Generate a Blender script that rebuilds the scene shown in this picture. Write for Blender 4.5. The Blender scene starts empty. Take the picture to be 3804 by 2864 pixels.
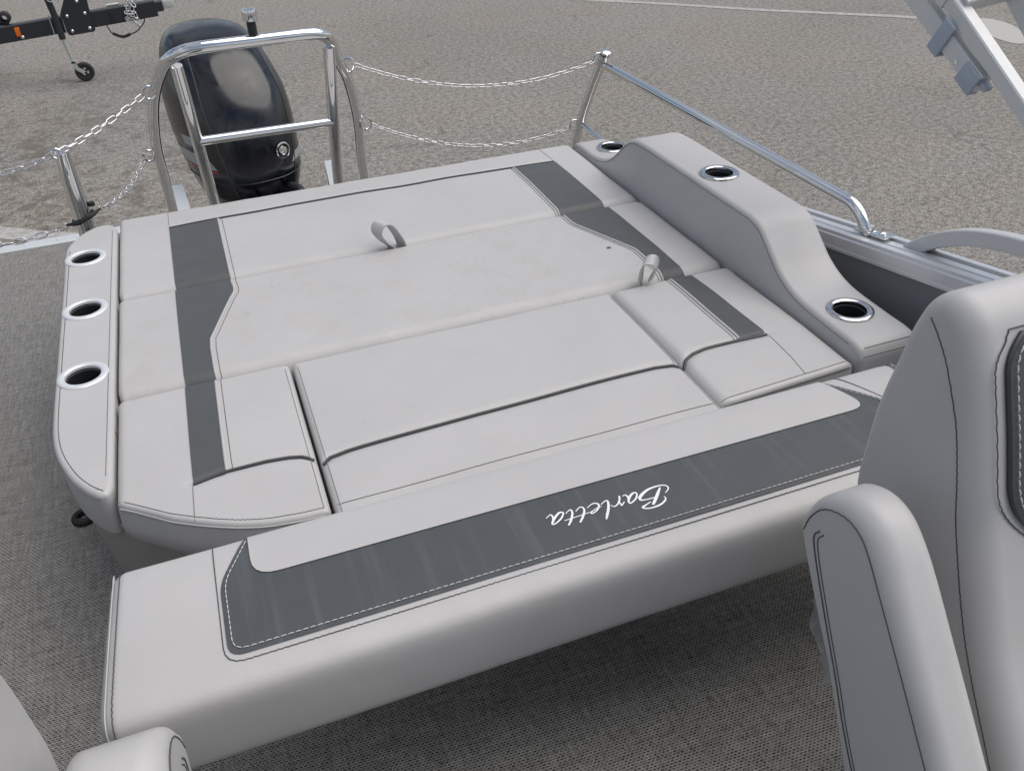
import bpy, bmesh, math, random
from mathutils import Vector, Matrix, noise

random.seed(7)
SC = bpy.context.scene
COL = SC.collection
R = math.radians

# ------------------------------------------------------------------ camera
cam = bpy.data.cameras.new("camera")
cam.sensor_fit = 'HORIZONTAL'; cam.sensor_width = 36.0; cam.lens = 36.0 * 3200 / 3804
cam.clip_start = 0.05; cam.clip_end = 2000
camo = bpy.data.objects.new("camera", cam); COL.objects.link(camo)
cr = Vector((0.93636, -0.34887, -0.03896)); cu = Vector((0.23016, 0.52632, 0.81854)); cw = Vector((0.26505, 0.77542, -0.57312))
mx = Matrix.Identity(4)
for i in range(3):
    mx[i][0] = cr[i]; mx[i][1] = cu[i]; mx[i][2] = -cw[i]
mx[0][3], mx[1][3], mx[2][3] = 0.0, 0.0, 1.535
camo.matrix_world = mx
SC.camera = camo

# ------------------------------------------------------------------ sky and sun
SUN_AZ = math.atan2(-0.13, 0.61)      # from the right, high behind thin cloud
SUN_EL = R(61)
sd = Vector((math.cos(SUN_AZ) * math.cos(SUN_EL), math.sin(SUN_AZ) * math.cos(SUN_EL), math.sin(SUN_EL)))
w = bpy.data.worlds.new("World"); SC.world = w; w.use_nodes = True
nt = w.node_tree; nt.nodes.clear()
def wn(t, **k):
    n = nt.nodes.new(t)
    for a, b in k.items(): setattr(n, a, b)
    return n
out = wn('ShaderNodeOutputWorld'); bg = wn('ShaderNodeBackground'); bg.inputs[1].default_value = 0.062
sky = wn('ShaderNodeTexSky'); sky.sky_type = 'NISHITA'; sky.sun_disc = False
sky.sun_elevation = SUN_EL; sky.sun_rotation = math.pi / 2 - SUN_AZ
sky.dust_density = 2.0; sky.air_density = 1.0
tc = wn('ShaderNodeTexCoord'); mp = wn('ShaderNodeMapping'); mp.inputs['Scale'].default_value = (1.0, 1.0, 2.2)
ns = wn('ShaderNodeTexNoise'); ns.inputs['Scale'].default_value = 2.1; ns.inputs['Detail'].default_value = 9; ns.inputs['Roughness'].default_value = 0.58
ns.inputs['Distortion'].default_value = 0.35
rp = wn('ShaderNodeValToRGB'); rp.color_ramp.elements[0].position = 0.41; rp.color_ramp.elements[1].position = 0.66
n2 = wn('ShaderNodeTexNoise'); n2.inputs['Scale'].default_value = 3.7; n2.inputs['Detail'].default_value = 6
cc = wn('ShaderNodeMix'); cc.data_type = 'RGBA'; cc.inputs[6].default_value = (3.6, 3.9, 4.5, 1); cc.inputs[7].default_value = (9.5, 9.5, 9.6, 1)
mxn = wn('ShaderNodeMix'); mxn.data_type = 'RGBA'
L = nt.links.new
L(tc.outputs['Generated'], mp.inputs[0]); L(mp.outputs[0], ns.inputs[0]); L(mp.outputs[0], n2.inputs[0])
L(ns.outputs[0], rp.inputs[0]); L(rp.outputs[0], mxn.inputs[0]); L(n2.outputs[0], cc.inputs[0])
L(sky.outputs[0], mxn.inputs[6]); L(cc.outputs[2], mxn.inputs[7]); L(mxn.outputs[2], bg.inputs[0]); L(bg.outputs[0], out.inputs[0])
sl = bpy.data.lights.new("sun", 'SUN'); sl.energy = 1.5; sl.angle = R(72); sl.color = (1.0, 0.95, 0.885)
so = bpy.data.objects.new("sun", sl); COL.objects.link(so); so.rotation_euler = (-sd).to_track_quat('-Z', 'Y').to_euler(); so.location = sd * 20

vs = SC.view_settings; vs.view_transform = 'Standard'; vs.look = 'None'; vs.gamma = 1; vs.use_curve_mapping = False
vs.exposure = 0.74
SC.render.engine = 'CYCLES'; SC.cycles.use_denoising = True
SC.cycles.max_bounces = 5; SC.cycles.diffuse_bounces = 3; SC.cycles.glossy_bounces = 4; SC.cycles.use_adaptive_sampling = True; SC.cycles.adaptive_threshold = 0.025; SC.cycles.caustics_reflective = False; SC.cycles.caustics_refractive = False

# ------------------------------------------------------------------ materials
def mat(name, col, rough=0.5, metal=0.0, spec=0.5, coat=0.0):
    m = bpy.data.materials.new(name); m.use_nodes = True
    b = m.node_tree.nodes['Principled BSDF']
    b.inputs['Base Color'].default_value = (*col, 1); b.inputs['Roughness'].default_value = rough
    b.inputs['Metallic'].default_value = metal; b.inputs['Specular IOR Level'].default_value = spec
    b.inputs['Coat Weight'].default_value = coat; b.inputs['Coat Roughness'].default_value = 0.03
    return m
class NB:
    """tiny node builder"""
    def __init__(s, m): s.t = m.node_tree; s.b = s.t.nodes['Principled BSDF']
    def n(s, t, ins=None, **k):
        x = s.t.nodes.new(t)
        for a, b in k.items(): setattr(x, a, b)
        for a, b in (ins or {}).items():
            if isinstance(b, bpy.types.NodeSocket): s.t.links.new(b, x.inputs[a])
            else: x.inputs[a].default_value = b
        return x
    def l(s, a, b): s.t.links.new(a, b)
    def pos(s): return s.n('ShaderNodeNewGeometry').outputs['Position']
    def noise(s, v, sc, det=4, ro=0.55, dist=0.0): return s.n('ShaderNodeTexNoise', {'Vector': v, 'Scale': sc, 'Detail': det, 'Roughness': ro, 'Distortion': dist}).outputs[0]
    def ramp(s, f, p0, p1, c0=(0, 0, 0, 1), c1=(1, 1, 1, 1)):
        r = s.n('ShaderNodeValToRGB', {0: f}); e = r.color_ramp.elements
        e[0].position, e[1].position, e[0].color, e[1].color = p0, p1, c0, c1
        return r.outputs[0]
    def mix(s, f, a, b, mode='MIX'):
        x = s.n('ShaderNodeMix', data_type='RGBA', blend_type=mode)
        for i, v in ((0, f), (6, a), (7, b)):
            if isinstance(v, bpy.types.NodeSocket): s.l(v, x.inputs[i])
            else: x.inputs[i].default_value = v
        return x.outputs[2]
    def math(s, op, a, b=0.0, c=None):
        x = s.n('ShaderNodeMath', operation=op)
        for i, v in enumerate((a, b) if c is None else (a, b, c)):
            if isinstance(v, bpy.types.NodeSocket): s.l(v, x.inputs[i])
            else: x.inputs[i].default_value = v
        return x.outputs[0]
    def mapv(s, v, sc=(1, 1, 1), rot=(0, 0, 0), loc=(0, 0, 0)):
        return s.n('ShaderNodeMapping', {'Vector': v, 'Scale': sc, 'Rotation': rot, 'Location': loc}).outputs[0]
    def bump(s, h, st, d, normal=None):
        x = s.n('ShaderNodeBump', {'Height': h, 'Strength': st, 'Distance': d})
        if normal is not None: s.l(normal, x.inputs['Normal'])
        s.l(x.outputs[0], s.b.inputs['Normal']); return x.outputs[0]
    def color(s, c): s.l(c, s.b.inputs['Base Color'])

def vinyl(name, col, rough=0.42, dirt=0.0, streak=0.0, grain=0.25):
    m = mat(name, col, rough, spec=0.4); k = NB(m); p = k.pos()
    c0 = (*[x * 0.93 for x in col], 1); c1 = (*[min(1, x * 1.05) for x in col], 1)
    c = k.mix(k.noise(p, 5, 3), c0, c1)
    warm = k.ramp(k.noise(p, 9, 6, .62), .50, .78)
    c = k.mix(k.math('MULTIPLY', warm, 0.10 + dirt * .2), c, (col[0] * .85, col[1] * .78, col[2] * .68, 1))
    if dirt:
        sm = k.ramp(k.noise(p, 46, 5, .75, 1.0), .585, .70)                      # scuffs and dried footprints
        area = k.ramp(k.noise(k.mapv(p, loc=(.35, .1, 0)), 2.6, 2), .47, .60)
        c = k.mix(k.math('MULTIPLY', k.math('MULTIPLY', sm, area), .36 * dirt), c, (.17, .125, .08, 1))
        sp = k.ramp(k.noise(p, 150, 2, .5), .70, .76)
        c = k.mix(k.math('MULTIPLY', k.math('MULTIPLY', sp, area), .5 * dirt), c, (.16, .12, .08, 1))
        lt = k.ramp(k.noise(k.mapv(p, loc=(4, 2, 0)), 30, 5, .7, 2.5), .615, .66)
        c = k.mix(k.math('MULTIPLY', lt, .16 * dirt), c, (.66, .66, .65, 1))
    if streak:
        v = k.mapv(p, (42, 2.0, 2), (0, 0, R(6)))
        c = k.mix(k.math('MULTIPLY', k.ramp(k.noise(v, 1, 5, .6), .52, .80), streak), c, (.17, .18, .20, 1))
    k.color(c)
    nn = k.noise(p, 22, 4, .6)
    n1 = k.bump(k.noise(p, 8, 2, .5), .22, .012)
    k.bump(nn, .03 + grain * .12, 0.006, n1)
    k.l(k.ramp(nn, .3, .7, (rough - .06,) * 3 + (1,), (rough + .1,) * 3 + (1,)), k.b.inputs['Roughness'])
    return m
VG = vinyl("light_grey_vinyl", (0.480, 0.472, 0.467), 0.38, dirt=.25)
VGD = vinyl("light_grey_vinyl_soiled", (0.480, 0.471, 0.464), 0.40, dirt=1.4)
VD = vinyl("charcoal_vinyl", (0.080, 0.085, 0.087), 0.45, dirt=0.25, grain=.5)
VS = vinyl("charcoal_brushed_vinyl", (0.070, 0.077, 0.083), 0.45, streak=.34, grain=.4)
VP = vinyl("green_grey_vinyl", (0.075, 0.085, 0.080), 0.45, grain=.4)
BASE = vinyl("moulded_base_grey", (0.34, 0.325, 0.31), 0.5)
BLACK = mat("black_plastic", (0.012, 0.013, 0.014), 0.4)
RUB = mat("black_rubber", (0.018, 0.018, 0.019), 0.6)
WELT = mat("charcoal_piping", (0.035, 0.039, 0.042), 0.45)
SEAMG = mat("grey_seam", (0.20, 0.20, 0.21), 0.7)
THD = mat("dark_thread", (0.085, 0.086, 0.09), 0.8)
THW = mat("white_thread", (0.62, 0.62, 0.58), 0.7)
INK = mat("white_print", (0.82, 0.85, 0.85), 0.4)
CHR = mat("polished_stainless", (0.74, 0.74, 0.735), 0.04, 1.0)
CHN = mat("galvanised_chain", (0.72, 0.72, 0.71), 0.26, 0.85)
CUPR = mat("brushed_cup_rim", (0.80, 0.81, 0.81), 0.38, 0.45)
CUPS = mat("polished_cup_rim", (0.55, 0.55, 0.56), 0.12, 1.0)
CUPIN = mat("black_cup_liner", (0.006, 0.007, 0.008), 0.65)
def alu(name, col, rough, metal):
    m = mat(name, col, rough, metal); k = NB(m); p = k.pos()
    k.color(k.mix(k.noise(p, 30, 5), (*[x * .92 for x in col], 1), (*col, 1)))
    k.bump(k.noise(k.mapv(p, (300, 20, 300)), 1, 3), .12, .0006)
    return m
ALU = alu("anodised_aluminium", (0.72, 0.73, 0.75), 0.34, 0.5)
ALW = alu("silver_painted_aluminium", (0.62, 0.63, 0.63), 0.38, 0.1)
CLIP = alu("grey_plastic_clip", (0.36, 0.41, 0.48), 0.5, 0.0)
TRIM = alu("white_deck_trim", (0.66, 0.69, 0.71), 0.35, 0.3)
PANEL = mat("charcoal_gloss_panel", (0.22, 0.235, 0.245), 0.05, 0.0, .5)
COWL = mat("black_gloss_cowl", (0.003, 0.0035, 0.006), 0.13, 0.0, .5, 0.0)
COWL.node_tree.nodes['Principled BSDF'].inputs['IOR'].default_value = 1.62
kk = NB(COWL); pp_ = kk.pos()
kk.l(kk.ramp(kk.noise(kk.mapv(pp_, (5, 2.2, 9), (0, 0, R(15))), 1.6, 6, .62, .6), .38, .66, (.10,) * 3 + (1,), (.32,) * 3 + (1,)), kk.b.inputs['Roughness'])
COWL2 = mat("black_satin_plastic", (0.010, 0.011, 0.012), 0.35)
SEAMB = mat("cowl_seam_grey", (0.045, 0.047, 0.05), 0.4)
GRAPH = mat("grey_decal", (0.30, 0.31, 0.32), 0.3)
REDD = mat("red_decal", (0.35, 0.03, 0.03), 0.3)
STEELB = mat("black_painted_steel", (0.022, 0.025, 0.030), 0.42)
ZINC = mat("zinc_plated_steel", (0.62, 0.66, 0.60), 0.35, .7)
ORANGE = mat("amber_reflector", (0.75, 0.16, 0.01), 0.25)
COUPL = mat("pale_coupler", (0.52, 0.56, 0.50), 0.45, .2)
FILM = mat("clear_film", (0.75, 0.78, 0.80), 0.15)
FILM.node_tree.nodes['Principled BSDF'].inputs['Transmission Weight'].default_value = 0.85
FILM.node_tree.nodes['Principled BSDF'].inputs['IOR'].default_value = 1.1
LEAF = mat("dry_leaf", (0.16, 0.085, 0.035), 0.7)

def weave():
    m = mat("woven_vinyl_floor", (.2, .2, .2), 0.62, spec=.3); k = NB(m); p = k.pos()
    wob = k.n('ShaderNodeTexNoise', {'Vector': p, 'Scale': 60.0, 'Detail': 2.0}).outputs[1]
    pp = k.n('ShaderNodeVectorMath', {0: p, 1: k.n('ShaderNodeVectorMath', {0: wob, 1: (.0016, .0016, 0)}, operation='MULTIPLY').outputs[0]}, operation='ADD').outputs[0]
    v = k.mapv(pp, rot=(0, 0, R(3)))
    br = k.n('ShaderNodeTexBrick', {'Vector': v, 'Color1': (.0, .0, .0, 1), 'Color2': (1, 1, 1, 1), 'Mortar': (0, 0, 0, 1), 'Scale': 1.0, 'Mortar Size': .0016, 'Mortar Smooth': .25, 'Bias': 0.0, 'Brick Width': .0088, 'Row Height': .0054}, offset=.5, squash=1.0)
    cells = br.outputs[0]; mort = br.outputs[1]
    dark = k.ramp(cells, .15, .85, (.012, .012, .0122, 1), (.122, .118, .110, 1))
    st = k.noise(k.mapv(p, (9, 160, 1)), 1, 4, .7)
    st2 = k.noise(k.mapv(p, (160, 12, 1)), 1, 4, .7)
    mot = k.math('MULTIPLY', k.math('ADD', st, st2), .5)
    light = k.ramp(mot, .36, .64, (.152, .148, .138, 1), (.41, .40, .375, 1))
    c = k.mix(mort, dark, light)
    slub = k.ramp(k.noise(k.mapv(p, (130, 30, 1)), 1, 3, .6), .60, .68)
    c = k.mix(k.math('MULTIPLY', slub, .55), c, (.34, .33, .31, 1))
    slub2 = k.ramp(k.noise(k.mapv(p, (35, 150, 1), loc=(3, 1, 0)), 1, 3, .6), .61, .70)
    c = k.mix(k.math('MULTIPLY', slub2, .6), c, (.026, .026, .028, 1))
    k.color(c); k.bump(mort, .6, .0012)
    return m
WEAVE = weave()

def asphalt():
    m = mat("worn_asphalt", (.15, .15, .14), 0.9, spec=.25); k = NB(m); p = k.pos()
    fine = k.noise(p, 78, 2, .85)
    mid = k.noise(p, 21, 2, .75)
    g = k.math('ADD', k.math('MULTIPLY', fine, .68), k.math('MULTIPLY', mid, .32))
    c = k.ramp(g, .385, .615, (.070, .067, .063, 1), (.415, .396, .366, 1))
    tan = k.ramp(k.noise(p, .55, 4, .62), .40, .62)
    c = k.mix(k.math('MULTIPLY', tan, .45), c, (1.06, 1.0, .90, 1), 'MULTIPLY')
    cool = k.ramp(k.noise(k.mapv(p, loc=(7, 3, 0)), .33, 3, .6), .46, .66)
    c = k.mix(k.math('MULTIPLY', cool, .35), c, (.74, .75, .77, 1), 'MULTIPLY')
    blot = k.ramp(k.noise(k.mapv(p, loc=(1, 9, 0)), 5.5, 4, .7), .48, .62)
    # damp dirt collected on the trailer side of the lot
    dist = k.n('ShaderNodeVectorMath', {0: p, 1: (-2.2, 7.6, -1.0)}, operation='DISTANCE').outputs['Value']
    near = k.ramp(k.math('DIVIDE', dist, 6.0), .25, .80, (1, 1, 1, 1), (0, 0, 0, 1))
    c = k.mix(k.math('MULTIPLY', k.math('MULTIPLY', blot, near), .62), c, (.100, .084, .064, 1))
    wp = k.n('ShaderNodeVectorMath', {0: p, 1: k.n('ShaderNodeVectorMath', {0: k.n('ShaderNodeTexNoise', {'Vector': p, 'Scale': 1.3, 'Detail': 5.0, 'Roughness': .65}).outputs[1], 1: (.9, .9, 0)}, operation='MULTIPLY').outputs[0]}, operation='ADD').outputs[0]
    cr1 = k.n('ShaderNodeTexVoronoi', {'Vector': wp, 'Scale': .62}, feature='DISTANCE_TO_EDGE').outputs[0]
    crk = k.ramp(cr1, .003, .010, (1, 1, 1, 1), (0, 0, 0, 1))
    gate = k.ramp(k.noise(p, .9, 2), .46, .60)
    crk = k.math('MULTIPLY', crk, gate)
    c = k.mix(k.math('MULTIPLY', crk, .42), c, (.06, .057, .053, 1))
    k.color(c)
    k.bump(k.math('SUBTRACT', g, k.math('MULTIPLY', crk, .4)), .6, .014)
    return m
ASPH = asphalt()
def paint():
    m = mat("worn_white_paint", (.55, .54, .51), 0.8); k = NB(m); p = k.pos()
    wear = k.ramp(k.noise(p, 16, 6, .75), .42, .60)
    k.color(k.mix(wear, (.44, .43, .41, 1), (.29, .28, .265, 1)))
    return m
PAINT = paint()
PAINT2 = mat("pale_patch", (.47, .45, .43), 0.85)
kk = NB(PAINT2); kk.color(kk.mix(kk.noise(kk.pos(), 30, 5, .7), (.33, .32, .30, 1), (.52, .50, .48, 1)))

# ------------------------------------------------------------------ builders
def org(o):
    v = Vector((0, 0, 0))
    while o is not None:
        v += o.location; o = o.parent
    return v
def obj(name, V, F, m, parent=None, smooth=True, sharp=38, kind=None):
    me = bpy.data.meshes.new(name)
    o0 = org(parent)
    me.from_pydata([tuple(Vector(v) - o0) for v in V], [], F)
    bm = bmesh.new(); bm.from_mesh(me); bmesh.ops.recalc_face_normals(bm, faces=bm.faces); bm.to_mesh(me); bm.free()
    me.materials.append(m)
    if smooth:
        me.polygons.foreach_set('use_smooth', [True] * len(me.polygons))
        if sharp: me.set_sharp_from_angle(angle=R(sharp))
    o = bpy.data.objects.new(name, me); COL.objects.link(o); o.parent = parent
    if kind: o['kind'] = kind
    return o
def thing(name, label, cat, loc=(0, 0, 0), group=None):
    o = bpy.data.objects.new(name, None); COL.objects.link(o); o.location = loc; o.empty_display_size = .1
    o['label'] = label; o['category'] = cat
    if group: o['group'] = group
    return o
def tag(o, label, cat, group=None):
    o['label'] = label; o['category'] = cat
    if group: o['group'] = group
    return o
def join(*parts):
    V, F = [], []
    for v, f in parts:
        n = len(V); V += list(v); F += [tuple(i + n for i in q) for q in f]
    return V, F
def catmull(P, n=8, closed=False):
    P = [Vector(p) for p in P]; out = []; m = len(P)
    rng = range(m) if closed else range(m - 1)
    for i in rng:
        if closed: a, b, c, d = P[i - 1], P[i], P[(i + 1) % m], P[(i + 2) % m]
        else:
            b, c = P[i], P[i + 1]; a = P[i - 1] if i > 0 else b * 2 - c; d = P[i + 2] if i + 2 < m else c * 2 - b
        for j in range(n):
            t = j / n
            out.append(.5 * ((2 * b) + (c - a) * t + (2 * a - 5 * b + 4 * c - d) * t * t + (3 * b - a - 3 * c + d) * t ** 3))
    if not closed: out.append(P[-1])
    return out
def fillet(P, rad, n=6):
    """polyline with its inner corners rounded"""
    P = [Vector(p) for p in P]; out = [P[0]]
    for i in range(1, len(P) - 1):
        a, b, c = P[i - 1], P[i], P[i + 1]
        u = (a - b); v = (c - b); rr = min(rad, u.length * .48, v.length * .48)
        p0 = b + u.normalized() * rr; p1 = b + v.normalized() * rr
        for j in range(n + 1):
            t = j / n; out.append(p0 * (1 - t) ** 2 + b * 2 * t * (1 - t) + p1 * t * t)
    out.append(P[-1]); return out
def tube(P, r, n=10, closed=False, caps=True):
    P = [Vector(p) for p in P]; V, F = [], []; m = len(P); up = None
    for i in range(m):
        if closed: t = P[(i + 1) % m] - P[i - 1]
        else: t = P[min(i + 1, m - 1)] - P[max(i - 1, 0)]
        t = t.normalized()
        if up is None:
            up = t.orthogonal().normalized()
        up = (up - t * up.dot(t))
        up = up.normalized() if up.length > 1e-6 else t.orthogonal().normalized()
        s = t.cross(up); rr = r[i] if isinstance(r, (list, tuple)) else r
        for j in range(n):
            a = 2 * math.pi * j / n; V.append(P[i] + (up * math.cos(a) + s * math.sin(a)) * rr)
    for i in range(m if closed else m - 1):
        for j in range(n):
            a = i * n + j; b = i * n + (j + 1) % n; c = ((i + 1) % m) * n + (j + 1) % n; d = ((i + 1) % m) * n + j
            F.append((a, b, c, d))
    if caps and not closed:
        F.append(tuple(range(n))[::-1]); F.append(tuple(range((m - 1) * n, m * n)))
    return V, F
def sweep_rect(P, wv, hh, ww):
    """bar of rectangular section along P; wv = sideways axis, hh half height, ww half width"""
    P = [Vector(p) for p in P]; wv = Vector(wv).normalized(); V, F = [], []; m = len(P)
    b = min(hh, ww) * .18
    for i in range(m):
        t = (P[min(i + 1, m - 1)] - P[max(i - 1, 0)]).normalized(); h = t.cross(wv).normalized()
        for a, c in ((-ww + b, -hh), (ww - b, -hh), (ww, -hh + b), (ww, hh - b), (ww - b, hh), (-ww + b, hh), (-ww, hh - b), (-ww, -hh + b)):
            V.append(P[i] + wv * a + h * c)
    for i in range(m - 1):
        for j in range(8):
            F.append((i * 8 + j, i * 8 + (j + 1) % 8, (i + 1) * 8 + (j + 1) % 8, (i + 1) * 8 + j))
    F.append(tuple(range(8))[::-1]); F.append(tuple(range((m - 1) * 8, m * 8)))
    return V, F
def obox(c, hx, hy, hz, ax=(1, 0, 0), ay=(0, 1, 0), az=(0, 0, 1), bev=.12):
    """box with chamfered edges, given centre, half sizes and axes"""
    c = Vector(c); ax = Vector(ax).normalized(); ay = Vector(ay).normalized(); az = Vector(az).normalized()
    bm = bmesh.new(); bmesh.ops.create_cube(bm, size=2)
    for v in bm.verts: v.co = Vector((v.co.x * hx, v.co.y * hy, v.co.z * hz))
    if bev: bmesh.ops.bevel(bm, geom=list(bm.edges), offset=min(hx, hy, hz) * bev, segments=2, affect='EDGES', profile=.5)
    V = [c + ax * v.co.x + ay * v.co.y + az * v.co.z for v in bm.verts]; F = [tuple(v.index for v in f.verts) for f in bm.faces]
    bm.free(); return V, F
def lathe(prof, c, n=32, ax=(1, 0, 0), ay=(0, 1, 0), az=(0, 0, 1), cap0=False, cap1=False):
    c = Vector(c); ax = Vector(ax).normalized(); ay = Vector(ay).normalized(); az = Vector(az).normalized(); V, F = [], []
    for r, z in prof:
        for j in range(n):
            a = 2 * math.pi * j / n; V.append(c + ax * (r * math.cos(a)) + ay * (r * math.sin(a)) + az * z)
    for i in range(len(prof) - 1):
        for j in range(n):
            F.append((i * n + j, i * n + (j + 1) % n, (i + 1) * n + (j + 1) % n, (i + 1) * n + j))
    if cap0: F.append(tuple(range(n)))
    if cap1: F.append(tuple(range((len(prof) - 1) * n, len(prof) * n)))
    return V, F
def offs(P, d):
    """offset a closed dense 2D outline (ccw) inwards by d (number or list)"""
    m = len(P); out = []
    for i in range(m):
        t = (P[(i + 1) % m] - P[i - 1]); nrm = Vector((-t.y, t.x)).normalized()
        out.append(P[i] + nrm * (d[i] if isinstance(d, (list, tuple)) else d))
    return out
def ccw(P):
    a = sum(P[i - 1].x * P[i].y - P[i].x * P[i - 1].y for i in range(len(P)))
    return P if a > 0 else P[::-1]
def pad(P, h0, h1, f, r=.02, rb=.006, n=6, crown=0.0):
    """padded prism: closed 2D outline P swept from h0 to h1, both rims rounded; f maps (u,v,h) to 3D.  r may be a list (top rim per vertex)"""
    V, F = [], []; m = len(P)
    def ring(d, h):
        s = len(V); q = offs(P, d)
        for v in q: V.append(f(v.x, v.y, h))
        return s
    rings = []
    for i in range(4):
        a = i / 3 * math.pi / 2; rings.append(ring(rb * (1 - math.sin(a)), h0 + rb * (1 - math.cos(a))))
    rl = r if isinstance(r, (list, tuple)) else [r] * m
    for i in range(n + 1):
        a = i / n * math.pi / 2
        s = len(V); q = offs(P, [x * (1 - math.cos(a)) for x in rl])
        for v, x in zip(q, rl): V.append(f(v.x, v.y, h1 - x * (1 - math.sin(a))))
        rings.append(s)
    s = len(V)
    for v in offs(P, [x + .0015 for x in rl]): V.append(f(v.x, v.y, h1))     # flat rim inside the roll
    rings.append(s)
    for a, b in zip(rings, rings[1:]):
        for j in range(m): F.append((a + j, a + (j + 1) % m, b + (j + 1) % m, b + j))
    F.append(tuple(range(rings[0], rings[0] + m))[::-1]); F.append(tuple(range(rings[-1], rings[-1] + m)))
    return V, F
def dashes(P, ln, gap, r, up=(0, 0, 1), sag=.0):
    """row of thread stitches along P"""
    P = [Vector(p) for p in P]; parts = []; acc = 0.0; segs = []
    cum = [0]
    for a, b in zip(P, P[1:]): cum.append(cum[-1] + (b - a).length)
    def at(s):
        for i in range(len(P) - 1):
            if s <= cum[i + 1]: 
                d = cum[i + 1] - cum[i]; return P[i].lerp(P[i + 1], (s - cum[i]) / d if d else 0)
        return P[-1]
    s = 0
    while s + ln < cum[-1]:
        a, b = at(s), at(s + ln); mid = at(s + ln / 2) + Vector(up) * r * .8
        parts.append(tube([a, mid, b], [r * .6, r, r * .6], 5)); s += ln + gap
    return join(*parts) if parts else ([], [])
def wavy(P, amp, wl, side):
    """stitch line that weaves slightly"""
    P = [Vector(p) for p in P]; out = []; s = 0
    for a, b in zip(P, P[1:]):
        d = (b - a).length; n = max(1, int(d / (wl / 3)))
        for i in range(n):
            t = i / n; out.append(a.lerp(b, t) + Vector(side) * amp * math.sin((s + d * t) / wl * 2 * math.pi))
        s += d
    out.append(P[-1]); return out
def boolean_cut(o, cutters, own=False):
    for c in cutters:
        md = o.modifiers.new("cut", 'BOOLEAN'); md.object = c; md.operation = 'DIFFERENCE'; md.solver = 'FAST'
    dg = bpy.context.evaluated_depsgraph_get(); me = bpy.data.meshes.new_from_object(o.evaluated_get(dg))
    o.modifiers.clear(); old = o.data; o.data = me; bpy.data.meshes.remove(old)
    for c in cutters:
        d = c.data; bpy.data.objects.remove(c); bpy.data.meshes.remove(d)
    me.polygons.foreach_set('use_smooth', [True] * len(me.polygons)); me.set_sharp_from_angle(angle=R(38))

# ================================================================== SETTING
def quad(name, P, m, **k): return obj(name, [Vector(p) for p in P], [tuple(range(len(P)))], m, smooth=False, **k)
GZ = -1.0
g = quad('ground', [(-220, -220, GZ), (220, -220, GZ), (220, 220, GZ), (-220, 220, GZ)], ASPH, kind='structure'); g['label'] = 'grey brown worn asphalt lot with cracks'
def strip(name, P, wd, m, z):
    P = [Vector((*p, z)) for p in P]; V, F = [], []
    for i, p in enumerate(P):
        t = (P[min(i + 1, len(P) - 1)] - P[max(0, i - 1)]).normalized(); s = Vector((-t.y, t.x, 0))
        V += [p + s * wd / 2, p - s * wd / 2]
    for i in range(len(P) - 1): F.append((2 * i, 2 * i + 1, 2 * i + 3, 2 * i + 2))
    return obj(name, V, F, m, smooth=False, kind='structure')
s = strip('painted_line', [(3.6, 13.75), (5.2, 12.0), (6.03, 11.19), (7.1, 10.0), (8.2, 8.95), (8.6, 8.5)], .13, PAINT, GZ + .004); s['label'] = 'faded white parking line across the asphalt'
s = strip('painted_line', [(-2.6, 7.4), (-1.58, 6.74), (-1.25, 6.50), (-.6, 6.1)], .18, PAINT, GZ + .004); s['label'] = 'worn white line on the asphalt behind the deck edge'
bl = catmull([Vector((*p, 0)) for p in ((8.87, 8.40), (9.06, 8.25), (9.02, 7.88), (8.78, 7.50), (8.56, 7.26), (8.42, 7.30), (8.46, 7.66), (8.70, 8.03))], 6, True)
s = quad('painted_patch', [(p.x, p.y, GZ + .004) for p in bl], PAINT2, kind='structure'); s['label'] = 'pale rounded paint patch on the asphalt'

# boat deck
dk = obj('deck', *obox((.27, .40, -.03), 1.33, 3.44, .03, bev=.05), WEAVE, kind='structure', smooth=False)
dk['label'] = 'grey woven vinyl boat deck'
tr = obj('edge_trim', *join(sweep_rect([(-1.07, 3.875, -.030), (1.60, 3.875, -.030)], (0, 1, 0), .036, .033)), TRIM, dk)
for x in (-.83, -.70, -.5):
    obj('rivet', *lathe([(.006, 0), (.006, .002), (.003, .004)], (x, 3.872, .006), 10, cap1=True), ALU, dk)
# side walls of the boat
def gun_z(y): return .800 if y < 0 else .800 - .1736 * y
def side_wall(name, x, sgn, label, y_aft):
    t = thing(name, label, 'boat wall', (x, 0, 0))
    ys = [-2.8, 0.0, y_aft]
    V = []; 
    for xx in (x, x + sgn * .022):
        for y in ys: V += [Vector((xx, y, .0)), Vector((xx, y, gun_z(y) - .01))]
    n = 6; F = [(0, 1, 3, 2), (2, 3, 5, 4), (n, n + 2, n + 3, n + 1), (n + 2, n + 4, n + 5, n + 3), (4, 5, n + 5, n + 4), (0, n, n + 1, 1), (1, n + 1, n + 3, 3), (3, n + 3, n + 5, 5)]
    obj('wall_panel', V, F, PANEL, t, smooth=False)
    pth = [(x + sgn * .03, y, gun_z(y)) for y in ys]
    rl = obj('gunwale_rail', *sweep_rect(pth, (1, 0, 0), .017, .045), ALU, t)
    for dx, hh, ww, dz in ((-.030, .006, .011, .020), (.002, .005, .012, .019), (.034, .007, .009, .021)):
        obj('rail_rib', *sweep_rect([(a + sgn * dx, b, c + dz) for a, b, c in pth], (1, 0, 0), hh, ww), ALU, rl)
    obj('lower_lip', *sweep_rect([(x - sgn * .006, b, c - .019) for a, b, c in pth], (1, 0, 0), .005, .010), ALU, rl)
    return t
side_wall('side_wall', 1.50, 1, 'dark glossy boat wall panel under a silver gunwale rail, beside the cup holder armrest', 3.0)
side_wall('side_wall', -1.05, -1, 'dark glossy boat wall panel along the open left side of the deck', 2.6)

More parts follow.
